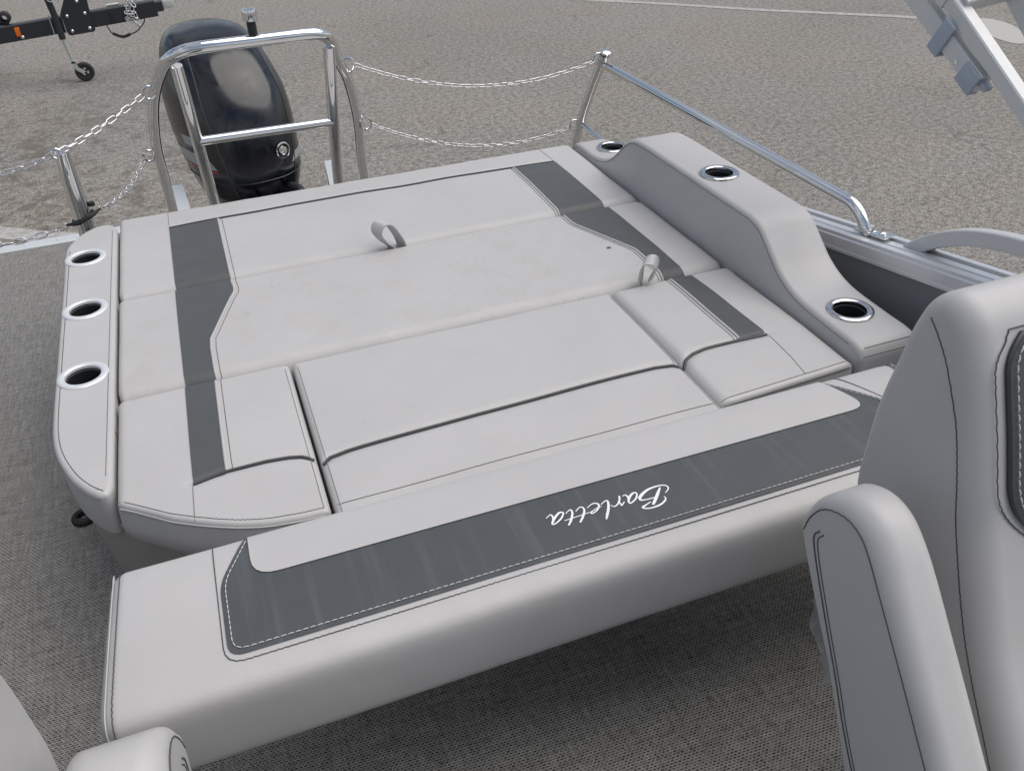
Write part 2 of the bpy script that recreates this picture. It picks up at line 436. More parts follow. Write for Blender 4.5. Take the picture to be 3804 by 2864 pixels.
# ================================================================== SUN LOUNGE
lounge = thing('sun_lounge', 'grey vinyl stern sun lounge with charcoal strips, cup holders and pull straps', 'sun lounge', (.45, 2.0, 0))
TOP = .45
def piecewise(pts):
    def f(x):
        if x <= pts[0][0]: return pts[0][1]
        for (a, b), (c, d) in zip(pts, pts[1:]):
            if x <= c: return b + (d - b) * (x - a) / (c - a)
        return pts[-1][1]
    return f
def cushion(name, x0, x1, yf, yb, rx0, rx1, ry0, ry1, m, bot=.30, crown=.006, grooves=(), label=None, top=TOP, seed=0):
    """padded cushion, rolled edges; returns object and its surface height function"""
    yff = yf if callable(yf) else (lambda x: yf)
    def dense(a, b, ra, rb, step):
        L = [a + ra * (1 - math.cos(i / 8 * math.pi / 2)) for i in range(8)]
        s, e = a + ra, b - rb; n = max(2, int((e - s) / step))
        L += [s + (e - s) * i / n for i in range(n + 1)]
        L += [b - rb * (1 - math.cos(i / 8 * math.pi / 2)) for i in range(7, -1, -1)]
        return L
    xs = dense(x0, x1, rx0, rx1, .012); T = dense(0, 1, ry0 / (yb - yff(x0)), ry1 / (yb - yff(x0)), .012 / (yb - yff((x0 + x1) / 2)))
    for G, dep, wd in grooves:                     # extra rows so that the seam groove is modelled
        ya = yff((x0 + x1) / 2) if not callable(yf) else None
        for (ax, ay), (bx, by) in zip(G, G[1:]):
            for q in range(-8, 9):
                for fx in (0, .5):
                    xx = ax + (bx - ax) * fx; yy = ay + (by - ay) * fx + q * .0035; a_ = yff(xx); tt = (yy - a_) / (yb - a_)
                    if .02 < tt < .98 and min(abs(tt - u) for u in T) > .0035: T.append(tt)
    T.sort()
    def surf(x, y):
        a = yff(x)
        dx, rx = (x - x0, rx0) if x - x0 < x1 - x else (x1 - x, rx1)
        dy, ry = (y - a, ry0) if y - a < yb - y else (yb - y, ry1)
        ex = max(0, 1 - dx / rx); ey = max(0, 1 - dy / ry); q = math.hypot(ex, ey)
        return dx, dy, rx, ry, ex, ey, q, a
    def H(x, y):
        dx, dy, rx, ry, ex, ey, q, a = surf(x, y)
        z = top
        if q > 0:
            rm = min(.042, (ex * rx + ey * ry) / (ex + ey)); z -= rm * (1 - math.sqrt(max(0, 1 - min(1, q) ** 2)))
        cxn = (x - x0) / (x1 - x0) * 2 - 1; cyn = (y - a) / (yb - a) * 2 - 1
        z += crown * (1 - cxn ** 4) * (1 - cyn ** 2) - crown * .3
        z += .0022 * noise.noise(Vector((x * 6 + seed, y * 6, seed)))
        pk = math.exp(-min(dx, dy) / .035)
        z += .0006 * pk * noise.noise(Vector((x * 26, y * 26, seed))) 
        for G, dep, wd in grooves:
            best = 9.0
            for (ax, ay), (bx, by) in zip(G, G[1:]):
                vx, vy = bx - ax, by - ay; l2 = vx * vx + vy * vy; t = max(0, min(1, ((x - ax) * vx + (y - ay) * vy) / l2))
                best = min(best, math.hypot(x - ax - vx * t, y - ay - vy * t))
            if best < wd * 3: z -= dep * math.exp(-(best / wd) ** 2)
        return z
    V, F = [], []; nx, ny = len(xs), len(T)
    for x in xs:
        a = yff(x)
        for t in T:
            y = a + (yb - a) * t; dx, dy, rx, ry, ex, ey, q, _ = surf(x, y); X, Y = x, y
            if q > 1:
                ex, ey = ex / q, ey / q
                X = x0 + (1 - ex) * rx if x - x0 < x1 - x else x1 - (1 - ex) * rx
                Y = a + (1 - ey) * ry if y - a < yb - y else yb - (1 - ey) * ry
            V.append(Vector((X, Y, H(x, y))))
    for i in range(nx - 1):
        for j in range(ny - 1): F.append((i * ny + j, (i + 1) * ny + j, (i + 1) * ny + j + 1, i * ny + j + 1))
    rim = [i * ny for i in range(nx)] + [(nx - 1) * ny + j for j in range(1, ny)] + [i * ny + ny - 1 for i in range(nx - 2, -1, -1)] + [j for j in range(ny - 2, 0, -1)]
    cx, cy = (x0 + x1) / 2, (yff(x0) + yb) / 2
    prev = rim
    for k in range(1, 5):
        z = lambda v: v.z + (bot - v.z) * k / 4
        cur = []
        for i in rim:
            v = V[i]; b = .004 * math.sin(k / 4 * math.pi) - (.010 if k == 4 else 0)
            d = Vector((v.x - cx, v.y - cy, 0)).normalized(); cur.append(len(V)); V.append(Vector((v.x + d.x * b, v.y + d.y * b, z(v))))
        for a in range(len(rim)):
            b = (a + 1) % len(rim); F.append((prev[a], prev[b], cur[b], cur[a]))
        prev = cur
    F.append(tuple(prev))
    o = obj(name, V, F, m, lounge, sharp=60)
    if label: o['label'] = label
    return o, H
def overlay(name, left, right, H, m, parent, n=60, k=10, eps=.0016):
    """skin laid over a cushion between two side lines given as x(y) polylines sharing their y range"""
    fl, fr = piecewise(left), piecewise(right); y0, y1 = left[0][0], left[-1][0]; V, F = [], []
    ys = [y0 + (y1 - y0) * (.5 - .5 * math.cos(math.pi * i / n)) for i in range(n + 1)]
    for y in ys:
        a, b = fl(y), fr(y)
        for j in range(k + 1):
            x = a + (b - a) * j / k
            nx = -(H(x + .001, y) - H(x - .001, y)) / .002; ny = -(H(x, y + .001) - H(x, y - .001)) / .002
            nn = Vector((nx, ny, 1)).normalized(); V.append(Vector((x, y, H(x, y))) + nn * eps)
    for i in range(n):
        for j in range(k): F.append((i * (k + 1) + j, i * (k + 1) + j + 1, (i + 1) * (k + 1) + j + 1, (i + 1) * (k + 1) + j))
    return obj(name, V, F, m, parent)
def on(H, P, dz=.001): return [Vector((x, y, H(x, y) + dz)) for x, y in P]
def resamp(P, step=.01):
    out = []
    for (a, b), (c, d) in zip(P, P[1:]):
        n = max(1, int(math.hypot(c - a, d - b) / step))
        for i in range(n): out.append((a + (c - a) * i / n, b + (d - b) * i / n))
    out.append(P[-1]); return out
def piping(name, P, H, m, parent, r=.0042, dz=.0015): return obj(name, *tube(on(H, resamp(P), dz), r, 8), m, parent)
def seam(P, H, parent, name='seam', r=.0009, dz=.0003): return obj(name, *tube(on(H, resamp(P, .008), dz), r, 5), SEAMG, parent)
def strip_welt(P, H, parent, side):
    """light welt along a strip with a dark stitch line next to it"""
    piping('welt', P, H, VG, parent, .0034, .0012)
    obj('stitching', *tube(wavy(on(H, resamp([(x + side * .011, y) for x, y in P], .006), .0003), .0006, .010, (1, 0, 0)), .0008, 5), THD, parent)

XL, XR = -.322, 1.240
# far cushion
gp = [(-.174, 2.690), (-.03, 2.697), (.31, 2.703), (.70, 2.699), (1.01, 2.690), (1.111, 2.687)]
far, Hf = cushion('cushion', XL, XR, 2.2675, 2.832, .016, .036, .042, .018, VG, seed=1, grooves=[(gp, .005, .010)], label='long rear cushion against the stern')
overlay('contrast_strip', [(2.2685, -.174), (2.691, -.174)], [(2.2685, -.030), (2.697, -.030)], Hf, VD, far)
overlay('contrast_strip', [(2.2685, .963), (2.690, .963)], [(2.2685, 1.111), (2.687, 1.111)], Hf, VD, far)
piping('piping', gp, Hf, WELT, far)
strip_welt([(-.027, 2.27), (-.027, 2.69)], Hf, far, 1); strip_welt([(.960, 2.27), (.960, 2.685)], Hf, far, -1)
seam([(-.174, 2.695), (-.174, 2.83)], Hf, far); seam([(1.111, 2.692), (1.108, 2.83)], Hf, far)
# middle cushion
mid, Hm = cushion('cushion', XL, XR, 1.7725, 2.2575, .016, .036, .042, .009, VGD, seed=2, label='long middle cushion with dried mud and scuffs')
li = [(1.7735, -.110), (1.90, -.110), (1.945, -.107), (1.975, -.096), (2.13, -.044), (2.165, -.031), (2.19, -.028), (2.2570, -.032)]
ri = [(1.7735, 1.050), (1.90, 1.052), (1.945, 1.050), (1.975, 1.040), (2.13, .980), (2.165, .968), (2.19, .964), (2.2570, .964)]
overlay('contrast_strip', [(1.7735, -.176), (2.2570, -.176)], li, Hm, VD, mid, 90)
overlay('contrast_strip', ri, [(1.7735, 1.112), (2.2570, 1.112)], Hm, VD, mid, 90)
strip_welt([(x + .003, y) for y, x in li[1:]] and [(x + .003, y) for y, x in li], Hm, mid, 1); strip_welt([(x - .003, y) for y, x in ri], Hm, mid, -1)
# front left cushion with the curved front
fl_y = piecewise([(-.322, 1.405), (-.29, 1.380), (-.255, 1.350), (-.225, 1.324), (-.181, 1.296), (-.145, 1.276), (-.108, 1.258), (-.075, 1.246), (-.049, 1.239), (0, 1.232), (.055, 1.229)])
gp = [(-.179, 1.404), (-.118, 1.417), (-.04, 1.416), (.007, 1.411), (.030, 1.405), (.051, 1.390)]
fl, Hl = cushion('cushion', XL, .0560, fl_y, 1.7625, .018, .014, .010, .009, VG, bot=.345, seed=3, grooves=[(gp, .005, .010)], label='front cushion beside the armrest with a curved front')
overlay('contrast_strip', [(1.408, -.1785), (1.7620, -.176)], [(1.415, -.1175), (1.7620, -.112)], Hl, VD, fl)
piping('piping', gp, Hl, WELT, fl); strip_welt([(-.114, 1.418), (-.109, 1.762)], Hl, fl, 1)
seam([(-.180, 1.402), (-.183, 1.300)], Hl, fl)
fp = [(x, fl_y(x)) for x in [-.316 + i * .012 for i in range(31)]]
obj('stitching', *tube(wavy(on(Hl, [(x, y + .012) for x, y in fp], .0004), .0007, .010, (.4, 1, 0)), .0008, 5), THD, fl)
obj('edge_seam', *tube([Vector((x, y - .0012, TOP - .011)) for x, y in fp], .0016, 6), VG, fl)
seam([(.045, 1.24), (.045, 1.74)], Hl, fl, 'edge_seam', .0009)
# front middle cushion
gp = [(.0675, 1.374), (.083, 1.386), (.122, 1.391), (.40, 1.398), (.60, 1.403), (.822, 1.408), (.863, 1.403), (.8795, 1.391)]
fm, Hc = cushion('cushion', .0625, .8815, 1.196, 1.7625, .014, .014, .012, .010, VG, seed=4, grooves=[(gp, .006, .011)], label='wide front cushion between two shorter ones')
piping('piping', gp, Hc, WELT, fm, .0045)
obj('stitching', *tube(wavy(on(Hc, [(.07 + i * .0099, 1.238 + .00001 * i) for i in range(82)], .0004), .0006, .010, (0, 1, 0)), .0008, 5), THD, fm)
seam([(.0745, 1.20), (.0745, 1.74)], Hc, fm, 'edge_seam', .0009)
seam([(.8715, 1.20), (.8715, 1.74)], Hc, fm, 'edge_seam', .0009)
# front right cushion
gp = [(.8855, 1.390), (.900, 1.408), (.925, 1.420), (.960, 1.426), (1.04, 1.425), (1.122, 1.421)]
frc, Hr = cushion('cushion', .8835, XR, lambda x: 1.231 + (x - .8835) * .05, 1.7625, .026, .028, .010, .010, VG, bot=.33, seed=5, grooves=[(gp, .005, .010)], label='front cushion beside the tall side bolster')
overlay('contrast_strip', [(1.429, 1.056), (1.7620, 1.056)], [(1.4235, 1.122), (1.7620, 1.115)], Hr, VD, frc)
piping('piping', gp, Hr, WELT, frc); strip_welt([(1.0525, 1.43), (1.0525, 1.762)], Hr, frc, -1)
seam([(1.122, 1.418), (1.118, 1.32), (1.110, 1.255)], Hr, frc)
obj('stitching', *tube(wavy(on(Hr, [(.892 + i * .0107, 1.2435 + .05 * i * .0107) for i in range(32)], .0004), .0006, .010, (0, 1, 0)), .0008, 5), THD, frc)
obj('edge_seam', *tube([Vector((.892 + i * .0107, 1.2295 + .05 * i * .0107, TOP - .0125)) for i in range(32)], .0013, 6), THD, frc)

# pull straps
def strap(name, loop, wv, half):
    """webbing loop: closed path swept sideways along wv"""
    P = catmull(loop, 8); V, F = [], []; th = .0016
    wv = Vector(wv)
    for i, p in enumerate(P):
        t = (P[min(i + 1, len(P) - 1)] - P[max(0, i - 1)]).normalized(); nrm = t.cross(wv).normalized()
        for a, b in ((-1, -1), (-.86, -1.6), (-.72, -1), (.72, -1), (.86, -1.6), (1, -1), (1, 1), (.86, 1.6), (.72, 1), (-.72, 1), (-.86, 1.6), (-1, 1)):
            V.append(p + wv * half * a + nrm * th * b)
    for i in range(len(P) - 1):
        for j in range(12): F.append((i * 12 + j, i * 12 + (j + 1) % 12, (i + 1) * 12 + (j + 1) % 12, (i + 1) * 12 + j))
    return obj(name, V, F, VG, lounge, sharp=50)
strap('pull_strap', [(.436, 2.272, .418), (.428, 2.268, .445), (.402, 2.262, .475), (.389, 2.262, .503), (.401, 2.264, .525), (.424, 2.266, .521), (.442, 2.268, .492), (.455, 2.270, .460), (.462, 2.272, .418)], Vector((.62, -.74, -.20)).normalized(), .019)
strap('pull_strap', [(.972, 1.775, .425), (.974, 1.773, .455), (.975, 1.770, .490), (.984, 1.768, .512), (1.002, 1.7620, .514), (1.014, 1.764, .497), (1.008, 1.762, .474), (.994, 1.762, .458), (.984, 1.764, .425)], Vector((.66, .70, .26)).normalized(), .020)

# cup holders
def cup(parent, c, R_out=.0575, R_in=.0400, rim=CUPR, dark=True):
    x, y, z = c
    o = obj('cup_holder', *lathe([(R_in - .001, -.004), (R_in, .002), (R_in + .0025, .0042), ((R_in + R_out) / 2, .0050), (R_out - .004, .0042), (R_out - .001, .0022), (R_out, -.002)], (x, y, z), 48), rim, parent)
    obj('liner', *lathe([(R_in, .001), (R_in - .0015, -.012), (R_in - .003, -.085), (.0, -.0855)], (x, y, z), 40), CUPIN, o)
    obj('lip', *lathe([(R_in + .0005, -.006), (R_in - .0012, -.008), (R_in - .0012, -.0125), (R_in + .0005, -.013)], (x, y, z), 40), SEAMG, o)
    return o
def cutter(c, r):
    return obj('cutter', *lathe([(r, -.095), (r, .06)], c, 40, cap0=True, cap1=True), VG)

# left armrest
ol = [(-.471, 2.640), (-.4665, 2.418), (-.462, 2.168), (-.458, 1.956), (-.454, 1.760), (-.449, 1.674), (-.436, 1.602), (-.410, 1.528), (-.385, 1.482), (-.365, 1.455), (-.352, 1.443)]
ol2 = [(-.3285, 1.465), (-.3270, 1.52), (-.3270, 1.80), (-.3270, 2.1), (-.3270, 2.4), (-.3270, 2.70), (-.3300, 2.765), (-.344, 2.797), (-.366, 2.806), (-.395, 2.798), (-.429, 2.764), (-.456, 2.711)]
olc = ccw([Vector((v.x, v.y)) for v in catmull([(a, b, 0) for a, b in ol + [(-.337, 1.443)] + ol2], 6, True)])
armr = obj('armrest', *pad(olc, .345, TOP, lambda u, v, h: Vector((u, v, h)), r=.011, rb=.006), VG, lounge); armr['label'] = 'narrow armrest with three cup holders'
CUPS3 = [(-.4115, 2.571), (-.402, 2.240), (-.3955, 1.903)]
boolean_cut(armr, [cutter((x, y, TOP), .0408) for x, y in CUPS3], True)
for x, y in CUPS3: cup(armr, (x, y, TOP))
eg = catmull([(a, b, 0) for a, b in ol], 6)
def along(d, z):
    o_ = []
    for i, v in enumerate(eg):
        t = (eg[min(i + 1, len(eg) - 1)] - eg[max(0, i - 1)]).normalized(); o_.append(Vector((v.x - t.y * d, v.y + t.x * d, z)))
    return o_
obj('stitching', *tube(wavy(along(.0135, TOP + .0006)[:-1], .0006, .010, (.7, .7, 0)), .0008, 5), THD, armr)
obj('edge_seam', *tube(along(-.0004, TOP - .0115), .0015, 6), SEAMG, armr)
obj('stitching', *tube(wavy([Vector((-.340, y, TOP + .0004)) for y in [1.50 + i * .02 for i in range(63)]], .0005, .010, (1, 0, 0)), .0006, 5), THD, armr)
# base under lounge
bo = [(-.465, 2.62), (-.4605, 2.2), (-.452, 1.80), (-.446, 1.68), (-.432, 1.608), (-.407, 1.538), (-.375, 1.485), (-.330, 1.438), (-.25, 1.378), (-.17, 1.322), (-.08, 1.284), (.05, 1.262), (.5, 1.258), (.9, 1.262), (1.2, 1.27), (1.230, 1.29), (1.234, 2.0), (1.232, 2.78), (1.2, 2.80), (.4, 2.80), (-.36, 2.79), (-.425, 2.75)]
boc = ccw([Vector((v.x, v.y)) for v in catmull([(a, b, 0) for a, b in bo], 4, True)])
obj('base', *pad(boc, .0, .366, lambda u, v, h: Vector((u + (0.022 * (1 - h / .36) if u < -.2 else 0), v + .05 * (1 - h / .36) * max(0, min(1, (2.0 - v) / .5)), h)), r=.006, rb=.004), BASE, lounge)
obj('tie_down_ring', *lathe([(.013, .0), (.015, .012), (.021, .016), (.028, .012), (.032, .006), (.032, .0)], (-.529, 1.955, 0.004), 28), RUB, lounge)

# side bolster (right)
bp = [(2.832, .300), (2.832, .405), (2.822, .438), (2.795, .455), (2.742, .458), (2.67, .458), (2.61, .464), (2.56, .477), (2.522, .494), (2.485, .519), (2.438, .559), (2.400, .587), (2.365, .603), (2.313, .611), (2.15, .612), (1.95, .611), (1.75, .611), (1.705, .609), (1.670, .599), (1.641, .578), (1.605, .548), (1.575, .525), (1.540, .507), (1.50, .494), (1.45, .487), (1.35, .483), (1.290, .482), (1.262, .476), (1.246, .458), (1.241, .430), (1.241, .30), (1.241, .10), (1.25, .02), (1.30, .005), (2.0, .005), (2.78, .005), (2.82, .02), (2.832, .10)]
bpc = ccw([Vector((v.x, v.y)) for v in catmull([(a, b, 0) for a, b in bp], 4, True)])
def bmap(u, v, h):
    x = 1.245 + h
    if u > 2.58: x = 1.245 + h * math.sqrt(max(.15, 1 - .75 * ((u - 2.58) / .25) ** 2))
    return Vector((x, u, v + .004 * math.sin(h / .165 * math.pi) * (1 if v > .3 else 0)))
bol = obj('side_bolster', *pad(bpc, 0, .165, bmap, r=.020, rb=.012), VG, lounge); bol['label'] = 'tall humped side bolster with a cup holder at each dip'
CR = [(1.325, 1.391, .4855), (1.322, 1.985, .6145), (1.337, 2.690, .4615)]
boolean_cut(bol, [cutter(c, .0392) for c in CR])
for c in CR: cup(bol, c, .056, .0388, CUPS)
topl = [v for v in catmull([(0, a, b) for a, b in bp[2:27]], 5)]
obj('edge_seam', *tube([Vector((1.2446, v.y, v.z - .011)) for v in topl], .0012, 6), SEAMG, bol)
obj('edge_seam', *tube([Vector((x, 1.247, .481)) for x in (1.252, 1.33, 1.405)], .0012, 5), THD, bol)
obj('edge_seam', *tube([Vector((x, 1.239, .462)) for x in (1.248, 1.33, 1.405)], .0012, 5), THD, bol)

# leaf crumbs on the cushions
def crumb(name, x, y, z, s, label):
    V = []; n = 7
    for i in range(n):
        a = 2 * math.pi * i / n; rr = s * (.6 + .5 * random.random()); V.append(Vector((x + rr * math.cos(a) * 1.4, y + rr * math.sin(a), z + .001 + .0025 * random.random())))
    V.append(Vector((x, y, z + .004))); F = [(i, (i + 1) % n, n) for i in range(n)]
    return tag(obj(name, V, F, LEAF, smooth=False), label, 'leaf')
crumb('dry_leaf', .985, 1.985, Hm(.985, 1.985), .007, 'curled brown dry leaf scrap on the middle cushion near its strip')
crumb('dry_leaf', -.3265, 1.66, .436, .005, 'tiny straw coloured leaf bit in the gap beside the armrest')

# ================================================================== FOLD-DOWN BACKREST
HZ = .50
hr = thing('fold_down_backrest', 'long padded grey backrest folded flat with a charcoal lettered panel', 'backrest', (.47, 1.0, 0))
hp = [(1.168, .475), (1.166, .488), (1.155, .497), (1.12, .5005), (1.05, .501), (.97, .5005), (.915, .4990), (.885, .4965), (.866, .488), (.857, .472), (.8535, .44), (.8535, .385), (.859, .353), (.880, .340), (.93, .336), (1.0, .336), (1.1, .338), (1.150, .350), (1.166, .38), (1.169, .43)]
hpc = ccw([Vector((v.x, v.y)) for v in catmull([(a, b, 0) for a, b in hp], 5, True)])
xs = [-.320, -.3175, -.311, -.302, -.295] + [-.29 + i * .0385 for i in range(40)] + [1.232, 1.240, 1.246, 1.250, 1.252]
V, F = [], []; m = len(hpc); cy0, cz0 = 1.01, .42
for i, x in enumerate(xs):
    e = min(i, len(xs) - 1 - i); sc = (.72, .84, .925, .972, .991)[e] if e < 5 else 1.0
    bulge = 1 - ((x - .467) / .78) ** 2
    for p in hpc:
        sz = 1 - (1 - sc) * 1.3
        sh = -.012 * max(0, min(1, (1.13 - p.x) / .27)) * max(0, min(1, (-.20 - x) / .10)) + .010 * max(0, min(1, (1.13 - p.x) / .27)) * max(0, min(1, (x - 1.13) / .10))
        V.append(Vector((x + sh, cy0 + (p.x - cy0) * (1 - (1 - sc) * .75), cz0 + (p.y - cz0) * sz + .003 * noise.noise(Vector((x * 3, p.x * 5, p.y * 5))) * .6)))
for i in range(len(xs) - 1):
    for j in range(m): F.append((i * m + j, i * m + (j + 1) % m, (i + 1) * m + (j + 1) % m, (i + 1) * m + j))
F.append(tuple(range(m))); F.append(tuple(range((len(xs) - 1) * m, len(xs) * m)))
hc = obj('backrest_cushion', V, F, VG, hr, sharp=70)
ptop = sorted([(p.x, p.y) for p in hpc if p.y > .47 or (p.x < .9 and p.y > .38)])
def hz(y):
    c = [(a, b) for a, b in ptop if b > .44]
    return piecewise(c)(y)
def flat(name, P, dz, m, parent):
    """thin skin laid on the cushion top, as a fine grid clipped to outline P"""
    bm = bmesh.new()
    vs_ = [bm.verts.new((x, y, 0)) for x, y in P]; bm.faces.new(vs_)
    xs_ = [p[0] for p in P]; ys_ = [p[1] for p in P]
    for i in range(1, 24):
        y = min(ys_) + (max(ys_) - min(ys_)) * i / 24
        bmesh.ops.bisect_plane(bm, geom=list(bm.verts) + list(bm.edges) + list(bm.faces), plane_co=(0, y, 0), plane_no=(0, 1, 0))
    bmesh.ops.triangulate(bm, faces=[f for f in bm.faces if len(f.verts) > 4])
    bm.verts.index_update()
    V = [Vector((v.co.x, v.co.y, hz(v.co.y) + dz)) for v in bm.verts]; F = [tuple(v.index for v in f.verts) for f in bm.faces]; bm.free()
    return obj(name, V, F, m, parent, sharp=None)
def rnd(P, rad): return [(v.x, v.y) for v in fillet([(a, b, 0) for a, b in P], rad, 5)]
po = rnd([(-.098, 1.161), (-.146, 1.064), (-.146, .912), (-.05, .9125), (.5, .9135), (1.08, .9135), (1.146, .912), (1.146, 1.045), (1.064, 1.158)], .030)
po = [(-.098, 1.161)] + rnd([(-.098, 1.161), (-.146, 1.064), (-.146, .914), (1.146, .912), (1.146, 1.045), (1.064, 1.158)], .026)[1:]
pin = rnd([(1.062, 1.160), (1.098, 1.0475), (-.094, 1.058), (-.093, 1.163)], .042)
panel = flat('contrast_panel', po, .0022, VS, hr)
flat('light_inset', pin, .0040, VG, panel)
st = [(a, b) for a, b in rnd([(-.096, 1.150), (-.138, 1.064), (-.138, .923), (1.138, .921), (1.138, 1.045), (1.066, 1.148)], .022)]
obj('stitching', *dashes([Vector((a, b, hz(b) + .0034)) for a, b in st], .0088, .0022, .0009), THW, panel, kind='stuff')
bs = rnd([(-.151, 1.160), (-.152, .903), (1.152, .901), (1.150, 1.05), (1.103, 1.163)], .032)
bs = resamp(bs, .01)
obj('stitching', *tube(wavy([Vector((a, b, hz(b) + .0010)) for a, b in bs], .0008, .011, (.3, 1, 0)), .0009, 5), THD, hr)
# end seams
for sx, xx in ((-1, -.299), (1, 1.234)):
    loop = [Vector((xx + sx * .0105 * max(0, min(1, (1.13 - p.x) / .27)), cy0 + (p.x - cy0) * 1.0, cz0 + (p.y - cz0) * 1.005)) for p in hpc if p.x < 1.16 and p.y > .37]
    loop = sorted(loop, key=lambda v: math.atan2(v.z - .38, v.y - 1.02))
    obj('stitching', *tube(wavy(loop, .0007, .010, (1, 0, 0)), .0009, 5), THD, hr)
    obj('edge_seam', *tube([v + Vector((sx * .0095, 0, -.0005)) for v in loop], .0012, 5), VG, hr)
# lettering, read from the stern side
LET = {
'Bstem':[(0.6080,0.9960,0.0027),(0.5980,0.9850,0.0053),(0.5880,0.9740,0.0057),(0.5760,0.9620,0.0049)],
'Btop':[(0.6100,0.9800,0.0011),(0.6170,0.9850,0.0023),(0.6210,0.9900,0.0027),(0.6200,0.9960,0.0030),(0.6130,1.0000,0.0030),(0.6000,1.0010,0.0038),(0.5850,0.9990,0.0046),(0.5720,0.9930,0.0057),(0.5630,0.9860,0.0057),(0.5620,0.9800,0.0038),(0.5690,0.9780,0.0027),(0.5790,0.9770,0.0025),(0.5900,0.9770,0.0019)],
'Blow':[(0.5760,0.9700,0.0019),(0.5650,0.9660,0.0030),(0.5570,0.9630,0.0042),(0.5590,0.9590,0.0034),(0.5680,0.9560,0.0030),(0.5820,0.9560,0.0038),(0.5930,0.9590,0.0038),(0.6020,0.9650,0.0030),(0.6040,0.9700,0.0019),(0.6030,0.9730,0.0011)],
'a1':[(0.5630,0.9970,0.0030),(0.5610,1.0010,0.0034),(0.5550,1.0000,0.0042),(0.5470,0.9940,0.0046),(0.5410,0.9860,0.0038),(0.5410,0.9800,0.0030),(0.5480,0.9820,0.0030),(0.5570,0.9880,0.0034),(0.5630,0.9970,0.0030)],
'a1t':[(0.5400,0.9830,0.0030),(0.5440,0.9930,0.0034),(0.5440,1.0000,0.0030),(0.5410,1.0020,0.0023),(0.5370,1.0010,0.0015)],
'r1':[(0.5320,1.0040,0.0030),(0.5280,0.9950,0.0034),(0.5200,0.9860,0.0030),(0.5120,0.9830,0.0023),(0.5080,0.9880,0.0013)],
'r2':[(0.5260,0.9920,0.0019),(0.5250,0.9810,0.0030),(0.5310,0.9850,0.0023),(0.5340,0.9870,0.0015)],
'l1':[(0.4860,0.9600,0.0023),(0.4920,0.9690,0.0046),(0.5010,0.9830,0.0046),(0.5060,0.9940,0.0042),(0.5070,1.0010,0.0030),(0.5020,1.0010,0.0023),(0.4930,0.9960,0.0013)],
'e1':[(0.4920,0.9920,0.0011),(0.4840,0.9910,0.0015),(0.4750,0.9880,0.0019),(0.4690,0.9850,0.0027),(0.4700,0.9820,0.0027),(0.4790,0.9850,0.0030),(0.4870,0.9920,0.0034),(0.4890,0.9990,0.0034),(0.4850,1.0030,0.0030),(0.4780,1.0030,0.0023),(0.4680,0.9980,0.0011)],
't1':[(0.4420,0.9700,0.0030),(0.4520,0.9810,0.0042),(0.4600,0.9930,0.0038),(0.4610,1.0010,0.0030),(0.4570,1.0040,0.0027),(0.4490,1.0000,0.0015),(0.4460,0.9970,0.0010)],
'tb':[(0.4190,0.9840,0.0017),(0.4440,0.9850,0.0019),(0.4670,0.9860,0.0015)],
't2':[(0.4210,0.9710,0.0030),(0.4300,0.9810,0.0042),(0.4380,0.9940,0.0038),(0.4400,1.0030,0.0030),(0.4360,1.0040,0.0023),(0.4280,0.9990,0.0013)],
'a2':[(0.4250,1.0020,0.0030),(0.4220,1.0050,0.0034),(0.4160,1.0040,0.0042),(0.4060,0.9960,0.0046),(0.3980,0.9870,0.0038),(0.3980,0.9830,0.0030),(0.4060,0.9850,0.0030),(0.4170,0.9920,0.0034),(0.4250,1.0020,0.0030)],
'a2t':[(0.4000,0.9890,0.0030),(0.4040,0.9990,0.0034),(0.4030,1.0060,0.0027),(0.3990,1.0050,0.0019),(0.3920,1.0010,0.0011)]}
parts = []
for q, (nm, P) in enumerate(LET.items()):
    C = catmull(P, 6); V, F = [], []
    for i, c in enumerate(C):
        t = (C[min(i + 1, len(C) - 1)] - C[max(0, i - 1)]); s = Vector((-t.y, t.x, 0)).normalized() * max(.0009, c.z * .5)
        z = hz(c.y) + .0028 + q * .00004
        V += [Vector((c.x, c.y, z)) + s, Vector((c.x, c.y, z)) - s]
    F = [(2 * i, 2 * i + 1, 2 * i + 3, 2 * i + 2) for i in range(len(C) - 1)]
    parts.append((V, F))
o = obj('lettering', *join(*parts), INK, panel, smooth=False); o['label'] = 'white script lettering reading Barletta upside down'
# hinge arms that carry it
for x in (.10, .84):
    obj('hinge_arm', *sweep_rect([(x, .98, .338), (x, 1.10, .325), (x, 1.30, .30)], (1, 0, 0), .012, .02), BLACK, hr)

# ================================================================== SEATS
def seat_pad(P, x0, x1, rf, m, name, parent, rb=None, sgn=1):
    """padded slab: side outline P of (y,z,edge radius), from x0 to x1, rounded on both sides"""
    C = catmull([(a, b, c) for a, b, c in P], 6, True)
    rad = [v.z for v in C]; Q = [Vector((v.x, v.y)) for v in C]
    a = sum(Q[i - 1].x * Q[i].y - Q[i].x * Q[i - 1].y for i in range(len(Q)))
    if a < 0: Q.reverse(); rad.reverse()
    V, F = [], []; rings = []; n = 7; mm = len(Q)
    for side in (0, 1):
        for i in range(n + 1):
            ang = (i if side == 0 else n - i) / n * math.pi / 2
            q = offs(Q, [max(0, r) * (1 - math.sin(ang)) for r in rad]); s = len(V)
            for v, r in zip(q, rad):
                x = (x0 + r * (1 - math.cos(ang))) if side == 0 else (x1 - r * (1 - math.cos(ang)))
                V.append(Vector((x * sgn, v.x, v.y)))
            rings.append(s)
    for a, b in zip(rings, rings[1:]):
        for j in range(mm): F.append((a + j, a + (j + 1) % mm, b + (j + 1) % mm, b + j))
    F.append(tuple(range(mm))); F.append(tuple(range(rings[-1], rings[-1] + mm)))
    o = obj(name, V, F, m, parent, sharp=60)
    return o, V, Q, rad
